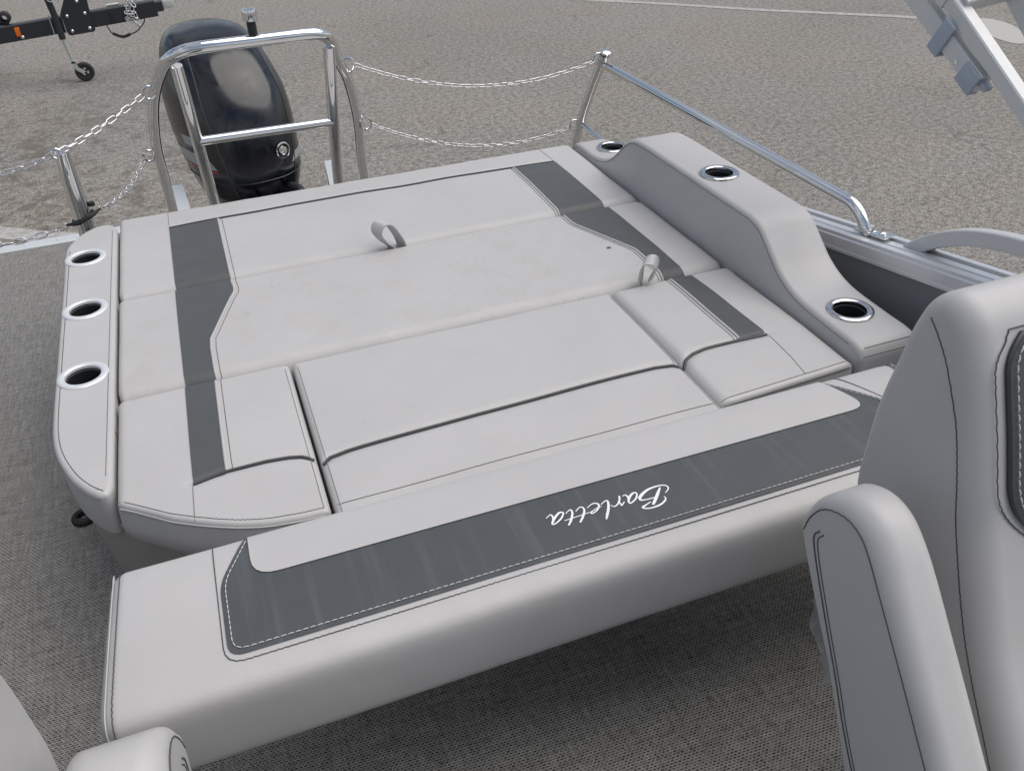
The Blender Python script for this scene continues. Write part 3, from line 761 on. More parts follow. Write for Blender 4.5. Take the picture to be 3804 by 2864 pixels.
def helm_chair(name, label, cat, dx, dy, mirror, m, aw=.068):
    sg = -1 if mirror else 1
    X = lambda x: dx + sg * x
    t = thing(name, label, cat, (X(.95), .45 + dy, 0))
    # backrest
    B = [(.645, .76, .010), (.648, .842, .010), (.645, .910, .012), (.636, .972, .016), (.627, 1.025, .018), (.613, 1.062, .022), (.585, 1.080, .026), (.553, 1.066, .028), (.527, 1.025, .029), (.508, .980, .03), (.492, .940, .03), (.474, .890, .03), (.454, .830, .03), (.398, .710, .03), (.318, .585, .03), (.28, .50, .02), (.40, .47, .02), (.52, .50, .015), (.60, .62, .012)]
    def mk(P, x0, x1, nm, mm=None):
        xa, xb = (X(x0), X(x1)) if sg > 0 else (X(x1), X(x0))
        o, V, Q, rad = seat_pad([(a + dy, b, c) for a, b, c in P], xa, xb, 0, mm or m, nm, t)
        return o, Q, rad
    bo_, Q, rad = mk(B, .685, 1.22, 'backrest')
    # side seam where the flat cheek meets the rolled front
    L_ = catmull([(a, b, 0) for a, b in ((.600, 1.046), (.583, 1.030), (.565, 1.008), (.545, .975), (.527, .940), (.508, .886), (.487, .822), (.430, .698), (.348, .570))], 6)
    for x, s in ((.685, 1), (1.22, -1)):
        obj('edge_seam', *tube(wavy([Vector((X(x - s * .0003), v.x + dy, v.y)) for v in L_], .0005, .010, (0, 1, 0)), .0008, 5), THD, bo_)
    # dark inset panel on the front
    fr_ = sorted([(v.x, v.y) for v, r in zip(Q, rad) if r > .028 and v.x < .574 + dy], key=lambda p: p[1])
    zf = piecewise([(b, a) for a, b in fr_])
    def ins_pt(x, z, e):
        y = zf(z); d = (zf(z + .004) - zf(z - .004)) / .008; nrm = Vector((0, -1, d)).normalized()
        return Vector((X(x), y, z)) + nrm * e
    def inset(u, v):
        z0, z1 = .80, 1.046; z = z0 + (z1 - z0) * v
        hw = .2325 * (1 - max(0, (v - .86) / .14) ** 2 * .10 - max(0, (.40 - v) / .40) ** 2 * .35)
        return .9525 + hw * u, z
    V, F = [], []; nu, nv = 14, 30
    for i in range(nv + 1):
        for j in range(nu + 1):
            x, z = inset(j / nu * 2 - 1, i / nv); V.append(ins_pt(x, z, .003))
    for i in range(nv):
        for j in range(nu): F.append((i * (nu + 1) + j, i * (nu + 1) + j + 1, (i + 1) * (nu + 1) + j + 1, (i + 1) * (nu + 1) + j))
    ip = obj('contrast_panel', V, F, VP, bo_)
    bd = [inset(-1, i / 40) for i in range(41)] + [inset(-1 + 2 * i / 20, 1) for i in range(1, 21)] + [inset(1, 1 - i / 40) for i in range(1, 41)]
    obj('piping', *tube([ins_pt(x, z, .003) for x, z in bd], .0032, 6), WELT, bo_)
    obj('stitching', *dashes([ins_pt(.9525 + (x - .9525) * .955, min(z, 1.038), .005) for x, z in bd], .0085, .0022, .0010, (0, -1, 0)), THW, ip, kind='stuff')
    obj('stitching', *tube(wavy([ins_pt(.9525 + (x - .9525) * 1.065, z + (.006 if z > 1.04 else 0), .0012) for x, z in bd], .0007, .010, (1, 0, 0)), .0008, 5), THD, bo_)
    # raised armrest pad
    A = [(.578, .806, .006), (.575, .838, .010), (.562, .866, .014), (.540, .888, .024), (.512, .898, .028), (.482, .891, .028), (.456, .869, .026), (.430, .837, .023), (.391, .786, .022), (.352, .736, .022), (.308, .679, .022), (.247, .595, .016), (.19, .53, .016), (.22, .46, .016), (.30, .44, .012), (.385, .46, .008), (.423, .530, .006), (.486, .651, .006), (.532, .724, .006)]
    ao, Q, rad = mk(A, .547, .547 + aw, 'armrest')
    L1 = [(a + dy, b) for a, b in ((.573, .808), (.567, .832), (.553, .856), (.534, .870), (.511, .876), (.489, .870), (.470, .852), (.446, .822), (.407, .773), (.368, .723), (.324, .666), (.260, .585))]
    obj('edge_seam', *tube(wavy([Vector((X(.5468), v.x, v.y)) for v in catmull([(a, b, 0) for a, b in L1], 6)], .0005, .010, (0, .6, .8)), .0008, 5), THD, ao)
    for off in (.012, .019):
        L2 = [(a + dy, b) for a, b in ((.560 - off, .828), (.565 - off, .806), (.529 - off, .735), (.484 - off, .655), (.455 - off, .60), (.415 - off, .54), (.36 - off, .50), (.31 - off, .47))]
        obj('edge_seam', *tube([Vector((X(.5468), v.x, v.y)) for v in catmull([(a, b, 0) for a, b in L2], 6)], .0011 if off < .015 else .0008, 5), THD, ao)
    # seat and pedestal
    S = [(.34, .44, .03), (.36, .49, .04), (.30, .53, .05), (.1, .55, .05), (-.1, .55, .05), (-.19, .52, .05), (-.20, .46, .03), (-.15, .42, .02), (.2, .41, .02)]
    mk(S, .69, 1.21, 'seat_cushion')
    obj('hinge_plate', *obox((X(.95), .40 + dy, .45), .20, .08, .03), BLACK, t)
    obj('pedestal', *lathe([(.05, .01), (.045, .05), (.045, .40), (.09, .42)], (X(.95), .12 + dy, 0), 24), CHR, t)
    obj('floor_plate', *lathe([(.16, .002), (.16, .012), (.06, .03)], (X(.95), .12 + dy, 0), 32), ALU, t)
    return t
helm_chair('helm_chair', 'grey padded helm chair with raised armrest and dark front inset, right foreground', 'boat chair', 0, 0, False, VG)
lch = helm_chair('helm_chair', 'pale helm chair with only its rounded armrest and shoulder showing, bottom left corner', 'boat chair', .385, .022, True, VG, .092)
lch.location.z = -.055
# helm console ahead of the chair, out of frame behind the camera
hcn = thing('helm_console', 'grey moulded helm console with a dark dash and low windscreen, ahead of the helm chair', 'helm console', (1.02, -.95, 0))
V = [Vector((x, y, z)) for x in (.60, 1.44) for y, z in ((-1.35, .0), (-.62, .0), (-.60, .55), (-.70, .90), (-.95, 1.05), (-1.30, 1.00))]
obj('console_body', V, [(5, 4, 3, 2, 1, 0), (6, 7, 8, 9, 10, 11)] + [(i, (i + 1) % 6, 6 + (i + 1) % 6, 6 + i) for i in range(6)], BASE, hcn, smooth=False)
obj('dash', *obox((1.02, -.822, .985), .36, .12, .006, (1, 0, 0), (0, -.857, .514), (0, .514, .857)), BLACK, hcn)
obj('windscreen', *obox((1.02, -1.20, 1.16), .40, .006, .17, (1, 0, 0), (0, .94, .34), (0, -.34, .94)), PANEL, hcn)
obj('steering_wheel', *tube([Vector((.95 + .17 * math.cos(a), -.64 + .06 * math.sin(a), .86 + .16 * math.sin(a))) for a in [i / 30 * 2 * math.pi for i in range(30)]], .013, 8, True), BLACK, hcn)
# crumpled film under the armrest
V, F = [], []
for i in range(9):
    for j in range(5):
        V.append(Vector((.560 - .008 * math.sin(j * 1.7 + i) * .6 + .016, .552 - .007 * i + .006 * math.sin(i * 2.1 + j), .700 - .011 * i - .004 * j + .004 * math.sin(j * 3 + i * 1.3))) + Vector((0, .011 * j / 4, -.006 * j)))
for i in range(8):
    for j in range(4): F.append((i * 5 + j, i * 5 + j + 1, (i + 1) * 5 + j + 1, (i + 1) * 5 + j))
tag(obj('plastic_film', V, F, FILM, smooth=False), 'scrap of clear crumpled plastic film stuck behind the helm armrest', 'plastic film')

# ================================================================== TOW ARCH
arch = thing('tow_arch', 'polished steel ski tow arch standing behind the lounge', 'tow arch', (.2, 3.2, 0))
TR = .0195
LX = [(-.205, 3.60, .0), (-.200, 3.585, .15), (-.195, 3.53, .33), (-.188, 3.45, .46), (-.165, 3.33, .60), (-.130, 3.18, .73), (-.085, 3.05, .83), (-.050, 2.985, .873), (-.005, 2.955, .895), (.05, 2.945, .902)]
RX = [(.36, 2.945, .902), (.405, 2.955, .897), (.438, 2.98, .878), (.458, 3.02, .845), (.488, 3.12, .765), (.530, 3.24, .67), (.566, 3.38, .53), (.584, 3.47, .42), (.592, 3.55, .28), (.596, 3.60, .0)]
pth = catmull(LX, 6) + [Vector((.12, 2.945, .902)), Vector((.2, 2.945, .902)), Vector((.28, 2.945, .902))] + catmull(RX, 6)
obj('hoop', *tube(pth, TR, 16), CHR, arch)
inn_l = [(-.040, 3.00, .845), (-.034, 3.06, .60), (-.030, 3.16, .30), (-.030, 3.20, .0)]
inn_r = [(.444, 3.00, .845), (.432, 3.06, .60), (.425, 3.16, .30), (.425, 3.20, .0)]
obj('brace', *tube(catmull(inn_l, 6), TR, 16), CHR, arch); obj('brace', *tube(catmull(inn_r, 6), TR, 16), CHR, arch)
obj('crossbar', *tube([(-.034, 3.062, .582), (.432, 3.062, .580)], .0155, 14), CHR, arch)
for x, y in ((-.205, 3.60), (.596, 3.60), (-.03, 3.2), (.425, 3.2)): obj('foot_flange', *lathe([(.045, .002), (.045, .008), (.022, .012)], (x, y, 0), 24), CHR, arch)
def eye(c, ax, parent, r=.020, w=.0042):
    c = Vector(c); ax = Vector(ax).normalized(); up = Vector((0, 0, 1)); up = (up - ax * up.dot(ax)).normalized()
    return obj('chain_eye', *tube([c + ax * (r * math.cos(a)) + up * (r * 1.05 * math.sin(a)) for a in [i / 20 * 2 * math.pi for i in range(20)]], w, 8, True), CHR, parent)
eye((-.148, 3.16, .735), (-1, .1, 0), arch); eye((-.222, 3.46, .432), (-1, .1, 0), arch)
eye((.525, 3.17, .735), (1, .1, 0), arch, .024); eye((.606, 3.43, .440), (1, .1, 0), arch, .024)
navl = thing('stern_light', 'chrome capped stern light on a short black post on top of the arch', 'light', (.209, 2.945, .92))
obj('light_post', *lathe([(.014, -.002), (.0145, .03), (.013, .052)], (.2085, 2.945, .918), 20), BLACK, navl)
obj('light_cap', *lathe([(.012, .040), (.0225, .044), (.0235, .050), (.0235, .072), (.022, .077), (.012, .0795), (.0, .080)], (.2085, 2.945, .918), 28), CHR, navl)

# posts, stern rail
rr = thing('stern_rail', 'polished steel stern rail with curved post beyond the side bolster', 'rail', (1.52, 3.2, 0))
pp = [(1.515, 3.135, .660), (1.515, 3.165, .618), (1.515, 3.265, .475), (1.515, 3.345, .350), (1.515, 3.405, .235), (1.515, 3.44, .10), (1.515, 3.45, .0)]
obj('post', *tube(catmull(pp, 6), .0195, 14), CHR, rr)
obj('post_cap', *lathe([(.019, -.006), (.0205, -.004), (.0205, .003), (.018, .005), (0, .006)], (1.515, 3.128, .667), 20, az=(0, -.35, .94), ay=(0, .94, .35)), CHR, rr)
obj('top_rail', *tube(fillet([(1.520, 3.150, .615), (1.530, 1.655, .607), (1.540, 1.605, .535)], .09, 8), .0158, 14), CHR, rr)
obj('lower_rail', *tube([(1.515, 3.365, .325), (1.520, 2.9, .30)], .0115, 12), CHR, rr)
fl_ = obj('foot_flange', *obox((1.536, 1.585, gun_z(1.59) + .035), .017, .055, .003, ay=(0, 1, -.17), az=(0, .17, 1)), CHR, rr)
obj('screw', *lathe([(.010, 0), (.009, .004), (.004, .006)], (1.536, 1.556, gun_z(1.556) + .038), 14, cap1=True), CHR, rr)
obj('foot_boss', *lathe([(.020, 0), (.018, .006)], (1.540, 1.607, gun_z(1.607) + .037), 18), CHR, rr)
eye((1.495, 3.155, .640), (-1, 0, .2), rr, .018); eye((1.492, 3.375, .315), (-1, .0, .2), rr, .020)
gp_ = thing('gate_post', 'thick polished steel gate post rising behind the cup holder armrest', 'post', (-.42, 2.95, 0))
obj('post', *tube(catmull([(-.434, 2.940, .649), (-.4365, 2.945, .611), (-.4385, 2.950, .545), (-.439, 2.954, .476), (-.439, 2.956, .423), (-.4395, 2.957, .30), (-.4395, 2.957, .0)], 5), [.0205 + .0006 * i for i in range(15)] + [.0296] * 16, 18), CHR, gp_)
eye((-.448, 2.930, .650), (-1, 0, .1), gp_, .014)
tb = [Vector((-.439 + .0325 * math.cos(a), 2.956 + .0325 * math.sin(a), .428 + .012 * math.cos(a))) for a in [i / 20 * 2 * math.pi for i in range(20)]]
obj('rubber_band', *tube(tb, .0065, 8, True), RUB, gp_)
obj('rubber_end', *tube([(-.425, 2.926, .434), (-.402, 2.930, .442), (-.379, 2.950, .450)], [.009, .007, .004], 8), RUB, gp_)
obj('rubber_end', *tube([(-.448, 2.925, .424), (-.468, 2.932, .419), (-.492, 2.948, .414)], [.009, .007, .004], 8), RUB, gp_)
obj('knob', *lathe([(.0, .016), (.010, .012), (.011, 0), (.0, -.004)], (-.402, 2.955, .462), 12), RUB, gp_)

# chains
def link_mesh():
    L_, W_, r = .0445, .0215, .0026; P = []
    hl = (L_ - W_) / 2
    for i in range(7): a = -math.pi / 2 + math.pi * i / 6; P.append(Vector((hl + (W_ / 2 - r) * math.cos(a), (W_ / 2 - r) * math.sin(a), 0)))
    for i in range(7): a = math.pi / 2 + math.pi * i / 6; P.append(Vector((-hl + (W_ / 2 - r) * math.cos(a), (W_ / 2 - r) * math.sin(a), 0)))
    V, F = tube(P, r, 6, True)
    me = bpy.data.meshes.new('link'); me.from_pydata([tuple(v) for v in V], [], F); me.materials.append(CHN)
    me.polygons.foreach_set('use_smooth', [True] * len(me.polygons)); return me
LINK = link_mesh()
def chain(a, b, sag, label, ph=0, tw=.9, sc=.8):
    a, b = Vector(a), Vector(b); t = thing('chain', label, 'chain', tuple(a.lerp(b, .5)), 'gate chains strung across the stern')
    P = [a.lerp(b, i / 60) - Vector((0, 0, sag * 4 * (i / 60) * (1 - i / 60))) for i in range(61)]
    cum = [0]
    for p, q in zip(P, P[1:]): cum.append(cum[-1] + (q - p).length)
    pitch = .0345 * sc; n = int(cum[-1] / pitch); pitch = cum[-1] / n
    def at(s):
        for i in range(60):
            if s <= cum[i + 1]: return P[i].lerp(P[i + 1], (s - cum[i]) / (cum[i + 1] - cum[i]))
        return P[-1]
    for i in range(n):
        s = (i + .5) * pitch; c = at(s); d = (at(min(cum[-1], s + .01)) - at(max(0, s - .01))).normalized()
        up = Vector((0, 0, 1)); sd_ = d.cross(up).normalized(); up = sd_.cross(d)
        ang = (math.pi / 2 if i % 2 else 0) + ph + tw * math.sin(i * .55) * .25 + random.uniform(-.12, .12)
        y_ = up * math.cos(ang) + sd_ * math.sin(ang); z_ = d.cross(y_)
        o = bpy.data.objects.new('link', LINK); COL.objects.link(o); o.parent = t
        M = Matrix((d, y_, z_)).transposed().to_4x4() @ Matrix.Scale(sc, 4); M.translation = c - Vector(t.location); o.matrix_local = M
    return t
chain((.548, 3.17, .735), (1.482, 3.155, .632), .085, 'upper steel chain from the tow arch to the curved stern rail post', .4)
chain((.630, 3.43, .432), (1.478, 3.375, .308), .085, 'lower steel chain from the tow arch to the curved stern rail post', .2)
chain((-.168, 3.16, .728), (-.440, 2.935, .652), .008, 'upper steel chain from the tow arch to the gate post top', .5, sc=.95)
chain((-.245, 3.45, .420), (-.381, 2.955, .448), .030, 'lower steel chain from the tow arch to the gate post rubber band', .3, sc=.95)
chain((-.452, 2.935, .650), (-.86, 2.95, .640), .035, 'upper steel chain leaving the gate post towards the left edge', .6, sc=.95)
chain((-.492, 2.95, .413), (-.90, 2.96, .425), .035, 'lower steel chain leaving the gate post rubber band towards the left edge', .1, sc=.95)

# ================================================================== OUTBOARD MOTOR
mot = thing('outboard_motor', 'glossy black outboard motor mounted behind the stern', 'outboard motor', (.2, 4.4, GZ))
YAW = R(12); PIV = Vector((.205, 4.10, 0))
SEC = [(-.14, 4.13, 4.66, .175), (-.06, 4.09, 4.76, .222), (.05, 4.07, 4.85, .250), (.18, 4.08, 4.94, .266), (.30, 4.11, 4.98, .268), (.40, 4.16, 4.985, .260), (.48, 4.23, 4.96, .236), (.545, 4.315, 4.94, .216), (.595, 4.415, 4.90, .186), (.625, 4.50, 4.85, .148), (.640, 4.58, 4.79, .090)]
sy0 = piecewise([(a, b) for a, b, c, d in SEC]); sy1 = piecewise([(a, c) for a, b, c, d in SEC]); shw = piecewise([(a, d) for a, b, c, d in SEC])
def rot(p):
    d = Vector(p) - PIV; c, s = math.cos(YAW), math.sin(YAW); return Vector((PIV.x + d.x * c - d.y * s, PIV.y + d.x * s + d.y * c, p[2]))
def cow(th, z, e=0.0):
    """cowling surface: th=0 is the face towards the boat, z height"""
    y0, y1, hw = sy0(z) - e, sy1(z) + e, shw(z) * 1.05 + e; cy, hy = (y0 + y1) / 2, (y1 - y0) / 2
    n = 2.7; c, s = math.cos(th), math.sin(th)
    x = hw * math.copysign(abs(s) ** (2 / n), s); y = -hy * math.copysign(abs(c) ** (2 / n), c)
    taper = 1 - .16 * max(0, y / hy) - .10 * max(0, -y / hy)
    return rot((.217 + x * taper, cy + y, z))
V, F = [], []; NT = 72
zsm = []
for (a, *_), (b, *_) in zip(SEC, SEC[1:]): zsm += [a + (b - a) * i / 5 for i in range(5)]
zsm.append(SEC[-1][0])
# smooth the section tables
def smooth_table(idx):
    P = catmull([(a[0], a[idx], 0) for a in SEC], 8); return piecewise([(p.x, p.y) for p in P])
sy0, sy1, shw = smooth_table(1), smooth_table(2), smooth_table(3)
for z in zsm:
    for j in range(NT): V.append(cow(2 * math.pi * j / NT, z))
for i in range(len(zsm) - 1):
    for j in range(NT): F.append((i * NT + j, i * NT + (j + 1) % NT, (i + 1) * NT + (j + 1) % NT, (i + 1) * NT + j))
k = len(V); V.append(rot((.205, 4.675, .6475))); V.append(rot((.205, 4.4, -.14)))
for j in range(NT): F.append(((len(zsm) - 1) * NT + j, (len(zsm) - 1) * NT + (j + 1) % NT, k)); F.append((j, (j + 1) % NT, k + 1))
cw_ = obj('cowling', V, F, COWL, mot, sharp=None)
# panel seams running over the cowling
for sgn in (-1, 1):
    obj('cowl_seam', *tube([cow(sgn * (.55 + .25 * (z + .05) / .65), z, .0008) for z in [-.03 + i * .0205 for i in range(32)]], .0034, 6), SEAMB, cw_)
obj('cowl_seam', *tube([cow(2 * math.pi * i / 60, .035, .001) for i in range(60)], .003, 6, True), COWL2, cw_)
bz = .155; bc = cow(.30, bz, .002); bn = (cow(.30, bz, .03) - bc).normalized()
bx_ = bn.orthogonal().normalized(); by_ = bn.cross(bx_)
obj('badge', *join(lathe([(.040, 0), (.040, .004), (.034, .006), (.033, .003)], bc, 28, bx_, by_, bn), lathe([(.022, .002), (.020, .009), (.0, .012)], bc, 20, bx_, by_, bn)), CHR, cw_)
def decal(name, t0, t1, z0, z1, m, slant=0.0, nz=6, nt=18):
    V, F = [], []
    for i in range(nz + 1):
        for j in range(nt + 1):
            u = j / nt; V.append(cow(t0 + (t1 - t0) * u + slant * i / nz, z0 + (z1 - z0) * i / nz, .0015))
    for i in range(nz):
        for j in range(nt): F.append((i * (nt + 1) + j, i * (nt + 1) + j + 1, (i + 1) * (nt + 1) + j + 1, (i + 1) * (nt + 1) + j))
    return obj(name, V, F, m, cw_)
decal('decal', .50, 1.45, .085, .125, GRAPH, .12); decal('decal', -1.5, -.80, .10, .16, GRAPH, -.15)
decal('decal', -1.5, -.80, .085, .096, REDD, -.02); decal('decal', -1.35, -1.05, .19, .235, GRAPH, -.05)
for i in range(8): decal('decal', -2.62 - i * .075, -2.575 - i * .075, .545, .570, GRAPH, 0, 2, 2)
# lower pan, mid leg
def ringpart(name, secs, m, parent, n=28, e=3.0):
    V, F = [], []
    for z, y0, y1, hw in secs:
        for j in range(n):
            a = 2 * math.pi * j / n; c, s = math.cos(a), math.sin(a)
            V.append(rot((.205 + hw * math.copysign(abs(s) ** (2 / e), s), (y0 + y1) / 2 + (y1 - y0) / 2 * math.copysign(abs(c) ** (2 / e), c), z)))
    for i in range(len(secs) - 1):
        for j in range(n): F.append((i * n + j, i * n + (j + 1) % n, (i + 1) * n + (j + 1) % n, (i + 1) * n + j))
    F.append(tuple(range(n))); F.append(tuple(range((len(secs) - 1) * n, len(secs) * n)))
    return obj(name, V, F, m, parent)
ringpart('lower_pan', [(-.24, 4.22, 4.56, .115), (-.17, 4.18, 4.62, .145), (-.115, 4.165, 4.65, .150)], COWL2, mot)
ringpart('mid_leg', [(-.85, 4.34, 4.56, .05), (-.5, 4.30, 4.55, .075), (-.24, 4.26, 4.54, .10)], COWL2, mot)
obj('mount_bracket', *join(obox(rot((.11, 4.12, -.30)), .02, .10, .22), obox(rot((.30, 4.12, -.30)), .02, .10, .22), obox(rot((.205, 4.06, -.25)), .12, .02, .12)), COWL2, mot)
obj('rigging_hose', *tube(catmull([(.33, 4.10, -.02), (.36, 4.02, -.02), (.34, 3.93, -.06), (.30, 3.85, -.12)], 6), .022, 12), RUB, mot)
obj('rigging_hose', *tube(catmull([(.20, 4.12, -.06), (.17, 4.03, -.04), (.15, 3.95, -.07), (.15, 3.86, -.14)], 6), .014, 12), RUB, mot)
# motor pod behind the deck
pod = thing('motor_pod', 'silver aluminium motor pod brackets either side of the outboard', 'motor bracket', (.2, 4.05, -.3))
for x0, x1, s in ((-.175, -.195, -1), (.520, .560, 1)):
    V = [Vector(p) for p in ((x0 - .034, 3.90, -.02), (x0 + .034, 3.90, -.02), (x0 + .034, 3.90, -.36), (x0 - .034, 3.90, -.36), (x1 - .030, 4.33, -.005), (x1 + .030, 4.33, -.005), (x1 + .030, 4.33, -.20), (x1 - .030, 4.33, -.20))]
    obj('pod_arm', V, [(0, 1, 2, 3), (4, 7, 6, 5), (0, 4, 5, 1), (1, 5, 6, 2), (2, 6, 7, 3), (3, 7, 4, 0)], TRIM, pod, smooth=False)
obj('transom_plate', *obox((.19, 3.935, -.28), .36, .02, .16), TRIM, pod)

# ================================================================== BIMINI TOP FRAME
bim = thing('bimini_frame', 'folded silver bimini top frame with clips, upper right corner', 'canopy frame', (1.55, 1.0, .7))
d_ = Vector((0, .844, .537)); n_ = Vector((0, -.537, .844)); sx_ = Vector((1, 0, 0))
A0 = Vector((1.566, 1.243, .927))
obj('main_tube', *sweep_rect([A0 - d_ * .42, A0 + d_ * 1.4], sx_, .0165, .0165), ALW, bim)
dB = Vector((0, .868, .497)).normalized(); nB = Vector((0, -.497, .868))
B0 = Vector((1.564, 1.404, .972))
obj('inner_tube', *sweep_rect([B0, B0 + dB * 1.2], sx_, .0215, .0160), ALW, bim)
def clip(c, hl, hw):
    o = obj('clip', *obox(c, .004, hl, hw, sx_, dB, nB, .3), CLIP, bim)
    obj('clip_lip', *obox(c - nB * (hw - .002) + Vector((.011, 0, 0)), .013, hl * .96, .003, sx_, dB, nB, .2), CLIP, o)
    return o
clip(Vector((1.5435, 1.523, 1.044)), .018, .038)
clip(Vector((1.5435, 1.426, .981)), .026, .0235)
obj('latch', *obox(Vector((1.560, 1.392, .972)), .010, .012, .006, sx_, dB, nB, .2), CLIP, bim)
obj('rivet', *lathe([(.0055, 0), (.005, .002), (.002, .0032)], Vector((1.5478, 1.472, 1.004)), 14, dB, nB, (-1, 0, 0), cap1=True), CHR, bim)
J = A0 + d_ * .350
obj('sleeve', *sweep_rect([J, J + d_ * .30], sx_, .0205, .0200), ALW, bim)
obj('cross_tube', *sweep_rect([J - d_ * .02 + n_ * .012, J - d_ * .02 + n_ * .05 + Vector((.30, 0, 0))], d_, .016, .016), ALW, bim)
obj('far_leg', *sweep_rect([Vector((1.70, 1.33, .995)), Vector((1.70, 1.64, 1.255))], sx_, .030, .02), ALW, bim)
# arched grab bar on the gunwale
gb = thing('grab_bar', 'silver arched flat bar welded on top of the gunwale rail', 'grab bar', (1.55, 1.1, .6))
ar = [(1.475, .552), (1.452, .574), (1.400, .615), (1.325, .655), (1.240, .683), (1.150, .700), (1.05, .707), (.92, .700), (.80, .688), (.70, .683)]
obj('bar', *sweep_rect([(1.552, v.x, v.y) for v in catmull([(a, b, 0) for a, b in ar], 5)], (1, 0, 0), .0185, .016), ALW, gb)
obj('weld', *tube([Vector((1.533, 1.478 - i * .006, .5475 + i * .00105 + .001 * math.sin(i * 2.2))) for i in range(12)], [.004 + .001 * math.sin(i * 2.5) for i in range(12)], 6), ALU, gb)

# ================================================================== TRAILER BEHIND
tg = thing('boat_trailer', 'black boat trailer tongue with a jack wheel parked beyond the motor', 'trailer', (-1.1, 10.95, GZ))
TY = 10.95
bd_ = Vector((1.68, 0, .105)).normalized(); bn_ = Vector((0, 0, 1)); 
obj('tongue_beam', *sweep_rect([Vector((-3.2, TY, -.540)), Vector((-.20, TY, -.352))], (0, 1, 0), .082, .055), STEELB, tg)
obj('tongue_nose', *sweep_rect([Vector((-.20, TY, -.340)), Vector((-.125, TY, -.335))], (0, 1, 0), .052, .050), STEELB, tg)
obj('coupler', *obox((-.062, TY, -.322), .058, .05, .044, bd_, (0, 1, 0), (0, 0, 1), .3), COUPL, tg)
pl = [(-1.165, -.30), (-1.05, -.10), (-1.02, .15), (-.83, .15), (-.865, -.19), (-.872, -.30), (-.868, -.495), (-.89, -.512), (-1.13, -.525), (-1.148, -.51)]
V = [Vector((x, TY - .060, z)) for x, z in pl] + [Vector((x, TY - .070, z)) for x, z in pl]; n = len(pl)
obj('gusset_plate', V, [tuple(range(n))[::-1], tuple(range(n, 2 * n))] + [(i, (i + 1) % n, n + (i + 1) % n, n + i) for i in range(n)], STEELB, tg, smooth=False)
obj('winch_post', *sweep_rect([Vector((-.96, TY, -.30)), Vector((-.92, TY, .45))], (0, 1, 0), .06, .05), STEELB, tg)
for x, z in ((-1.108, -.330), (-.926, -.320), (-1.100, -.482), (-.920, -.472), (-.969, -.196), (-1.596, -.490), (-.514, -.417)):
    obj('bolt', *lathe([(.017, 0), (.017, .006), (.011, .012), (.004, .014)], (x, TY - (.070 if -1.2 < x < -.9 else .055), z), 12, (1, 0, 0), (0, 0, 1), (0, -1, 0), cap1=True), CHR, tg)
for x in (-1.284, -1.163):
    obj('u_bolt', *tube([(x, TY - .062, -.305), (x + .003, TY - .062, -.495)], .007, 8), ZINC, tg)
obj('side_marker', *obox((-1.625, TY - .062, -.432), .024, .008, .045, bd_, (0, 1, 0), (0, 0, 1), .2), ORANGE, tg)
obj('jack_tube', *tube([(-1.252, TY - .10, -.02), (-1.222, TY - .10, -.30), (-1.213, TY - .10, -.545)], .034, 14), STEELB, tg)
obj('jack_rod', *tube([(-1.210, TY - .10, -.54), (-1.182, TY - .10, -.79)], .023, 12), ZINC, tg)
wh = obj('jack_wheel', *lathe([(.045, -.022), (.082, -.030), (.097, -.022), (.101, 0), (.097, .022), (.082, .030), (.045, .022)], (-1.100, TY - .10, GZ + .101), 30, (1, 0, 0), (0, 0, 1), (0, 1, 0)), RUB, tg)
hub = [lathe([(.0, -.02), (.02, -.02), (.02, .02), (0, .02)], (-1.100, TY - .10, GZ + .101), 12, (1, 0, 0), (0, 0, 1), (0, 1, 0))]
for i in range(4):
    a = i * math.pi / 2 + .5; hub.append(sweep_rect([Vector((-1.1, TY - .1, GZ + .101)), Vector((-1.1 + .055 * math.cos(a), TY - .1, GZ + .101 + .055 * math.sin(a)))], (0, 1, 0), .010, .014))
obj('hub', *join(*hub), RUB, wh)
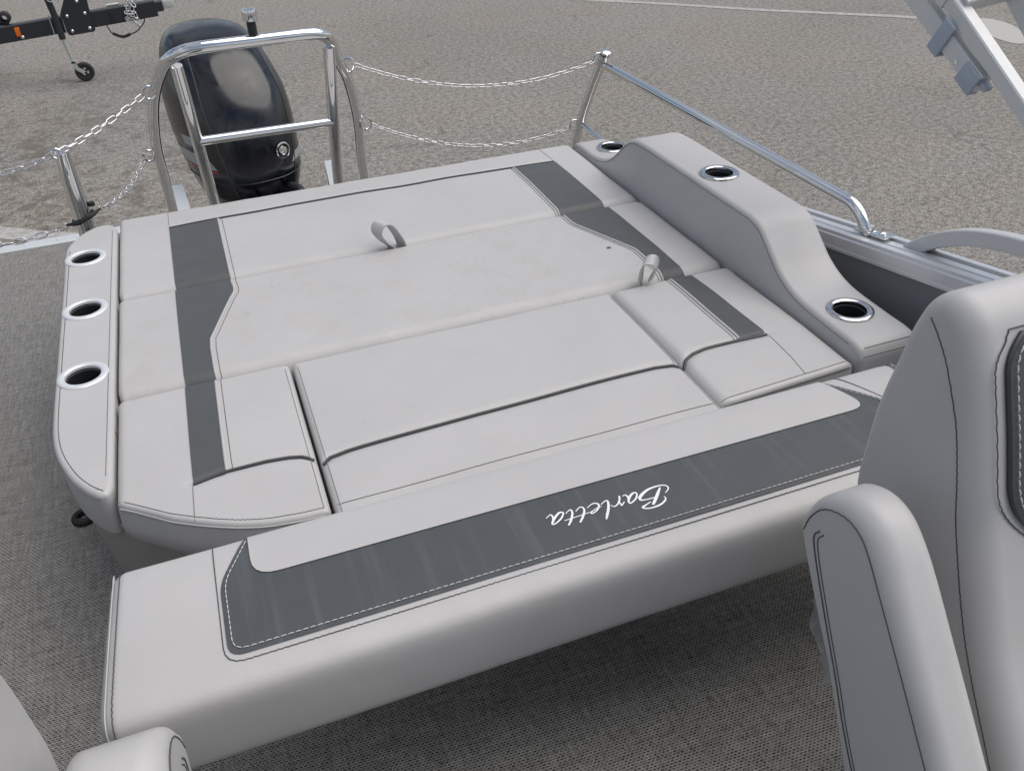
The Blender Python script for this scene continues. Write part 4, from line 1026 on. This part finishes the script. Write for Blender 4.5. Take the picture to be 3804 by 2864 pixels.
for s_ in (-1, 1):
    obj('jack_fork', *sweep_rect([Vector((-1.185, TY - .1 + s_ * .036, -.775)), Vector((-1.160, TY - .1 + s_ * .036, -.855)), Vector((-1.098, TY - .1 + s_ * .036, GZ + .097))], (0, 1, 0), .020, .004), ZINC, tg)
obj('fork_crown', *obox((-1.182, TY - .1, -.785), .030, .040, .012), ZINC, tg)
obj('hitch_pin', *tube([(-.697, TY - .02, -.275), (-.567, TY - .02, -.270)], .014, 10), ZINC, tg)
obj('stake', *tube([(-.675, TY - .066, -.320), (-.668, TY - .066, -.455)], .010, 8), RUB, tg)
for i in range(16):
    o = bpy.data.objects.new('safety_link', LINK); COL.objects.link(o); o.parent = tg
    c = Vector((-.475 + random.uniform(-.05, .05), TY - .075 + random.uniform(-.012, .01), -.245 - .24 * i / 15)) - Vector(tg.location)
    M = Matrix.Rotation(random.uniform(0, 6.28), 4, 'Y') @ Matrix.Rotation(random.uniform(-.6, .6), 4, 'X') @ Matrix.Rotation(random.uniform(1.0, 2.1), 4, 'X') @ Matrix.Scale(2.1, 4); M.translation = c; o.matrix_local = M
cb = [(-.760, -.440), (-.735, -.51), (-.713, -.558), (-.62, -.604), (-.535, -.587), (-.47, -.57), (-.423, -.538), (-.36, -.48), (-.345, -.42)]
obj('brake_cable', *tube([Vector((v.x, TY - .03, v.y)) for v in catmull([(a, b, 0) for a, b in cb], 5)], .006, 8), RUB, tg)
obj('cable_sleeve', *tube([Vector((v.x, TY - .03, v.y)) for v in catmull([(a, b, 0) for a, b in cb[2:5]], 5)], .016, 8), RUB, tg)
obj('wire_coil', *tube([Vector((-1.17 + .07 * math.cos(a), TY - .16 + .01 * math.sin(a * 3), -.14 + .045 * math.sin(a) + .004 * a)) for a in [i * .35 for i in range(54)]], .005, 6), CHN, tg)
obj('cross_member', *sweep_rect([Vector((-1.75, TY + .1, -.40)), Vector((-2.2, TY + 1.2, -.42))], (0, 0, 1), .05, .05), STEELB, tg)
obj('bow_roller', *lathe([(.03, -.06), (.06, -.05), (.045, 0), (.06, .05), (.03, .06)], (-1.72, TY + .05, -.30), 16, (1, 0, 0), (0, 0, 1), (0, 1, 0)), RUB, tg)
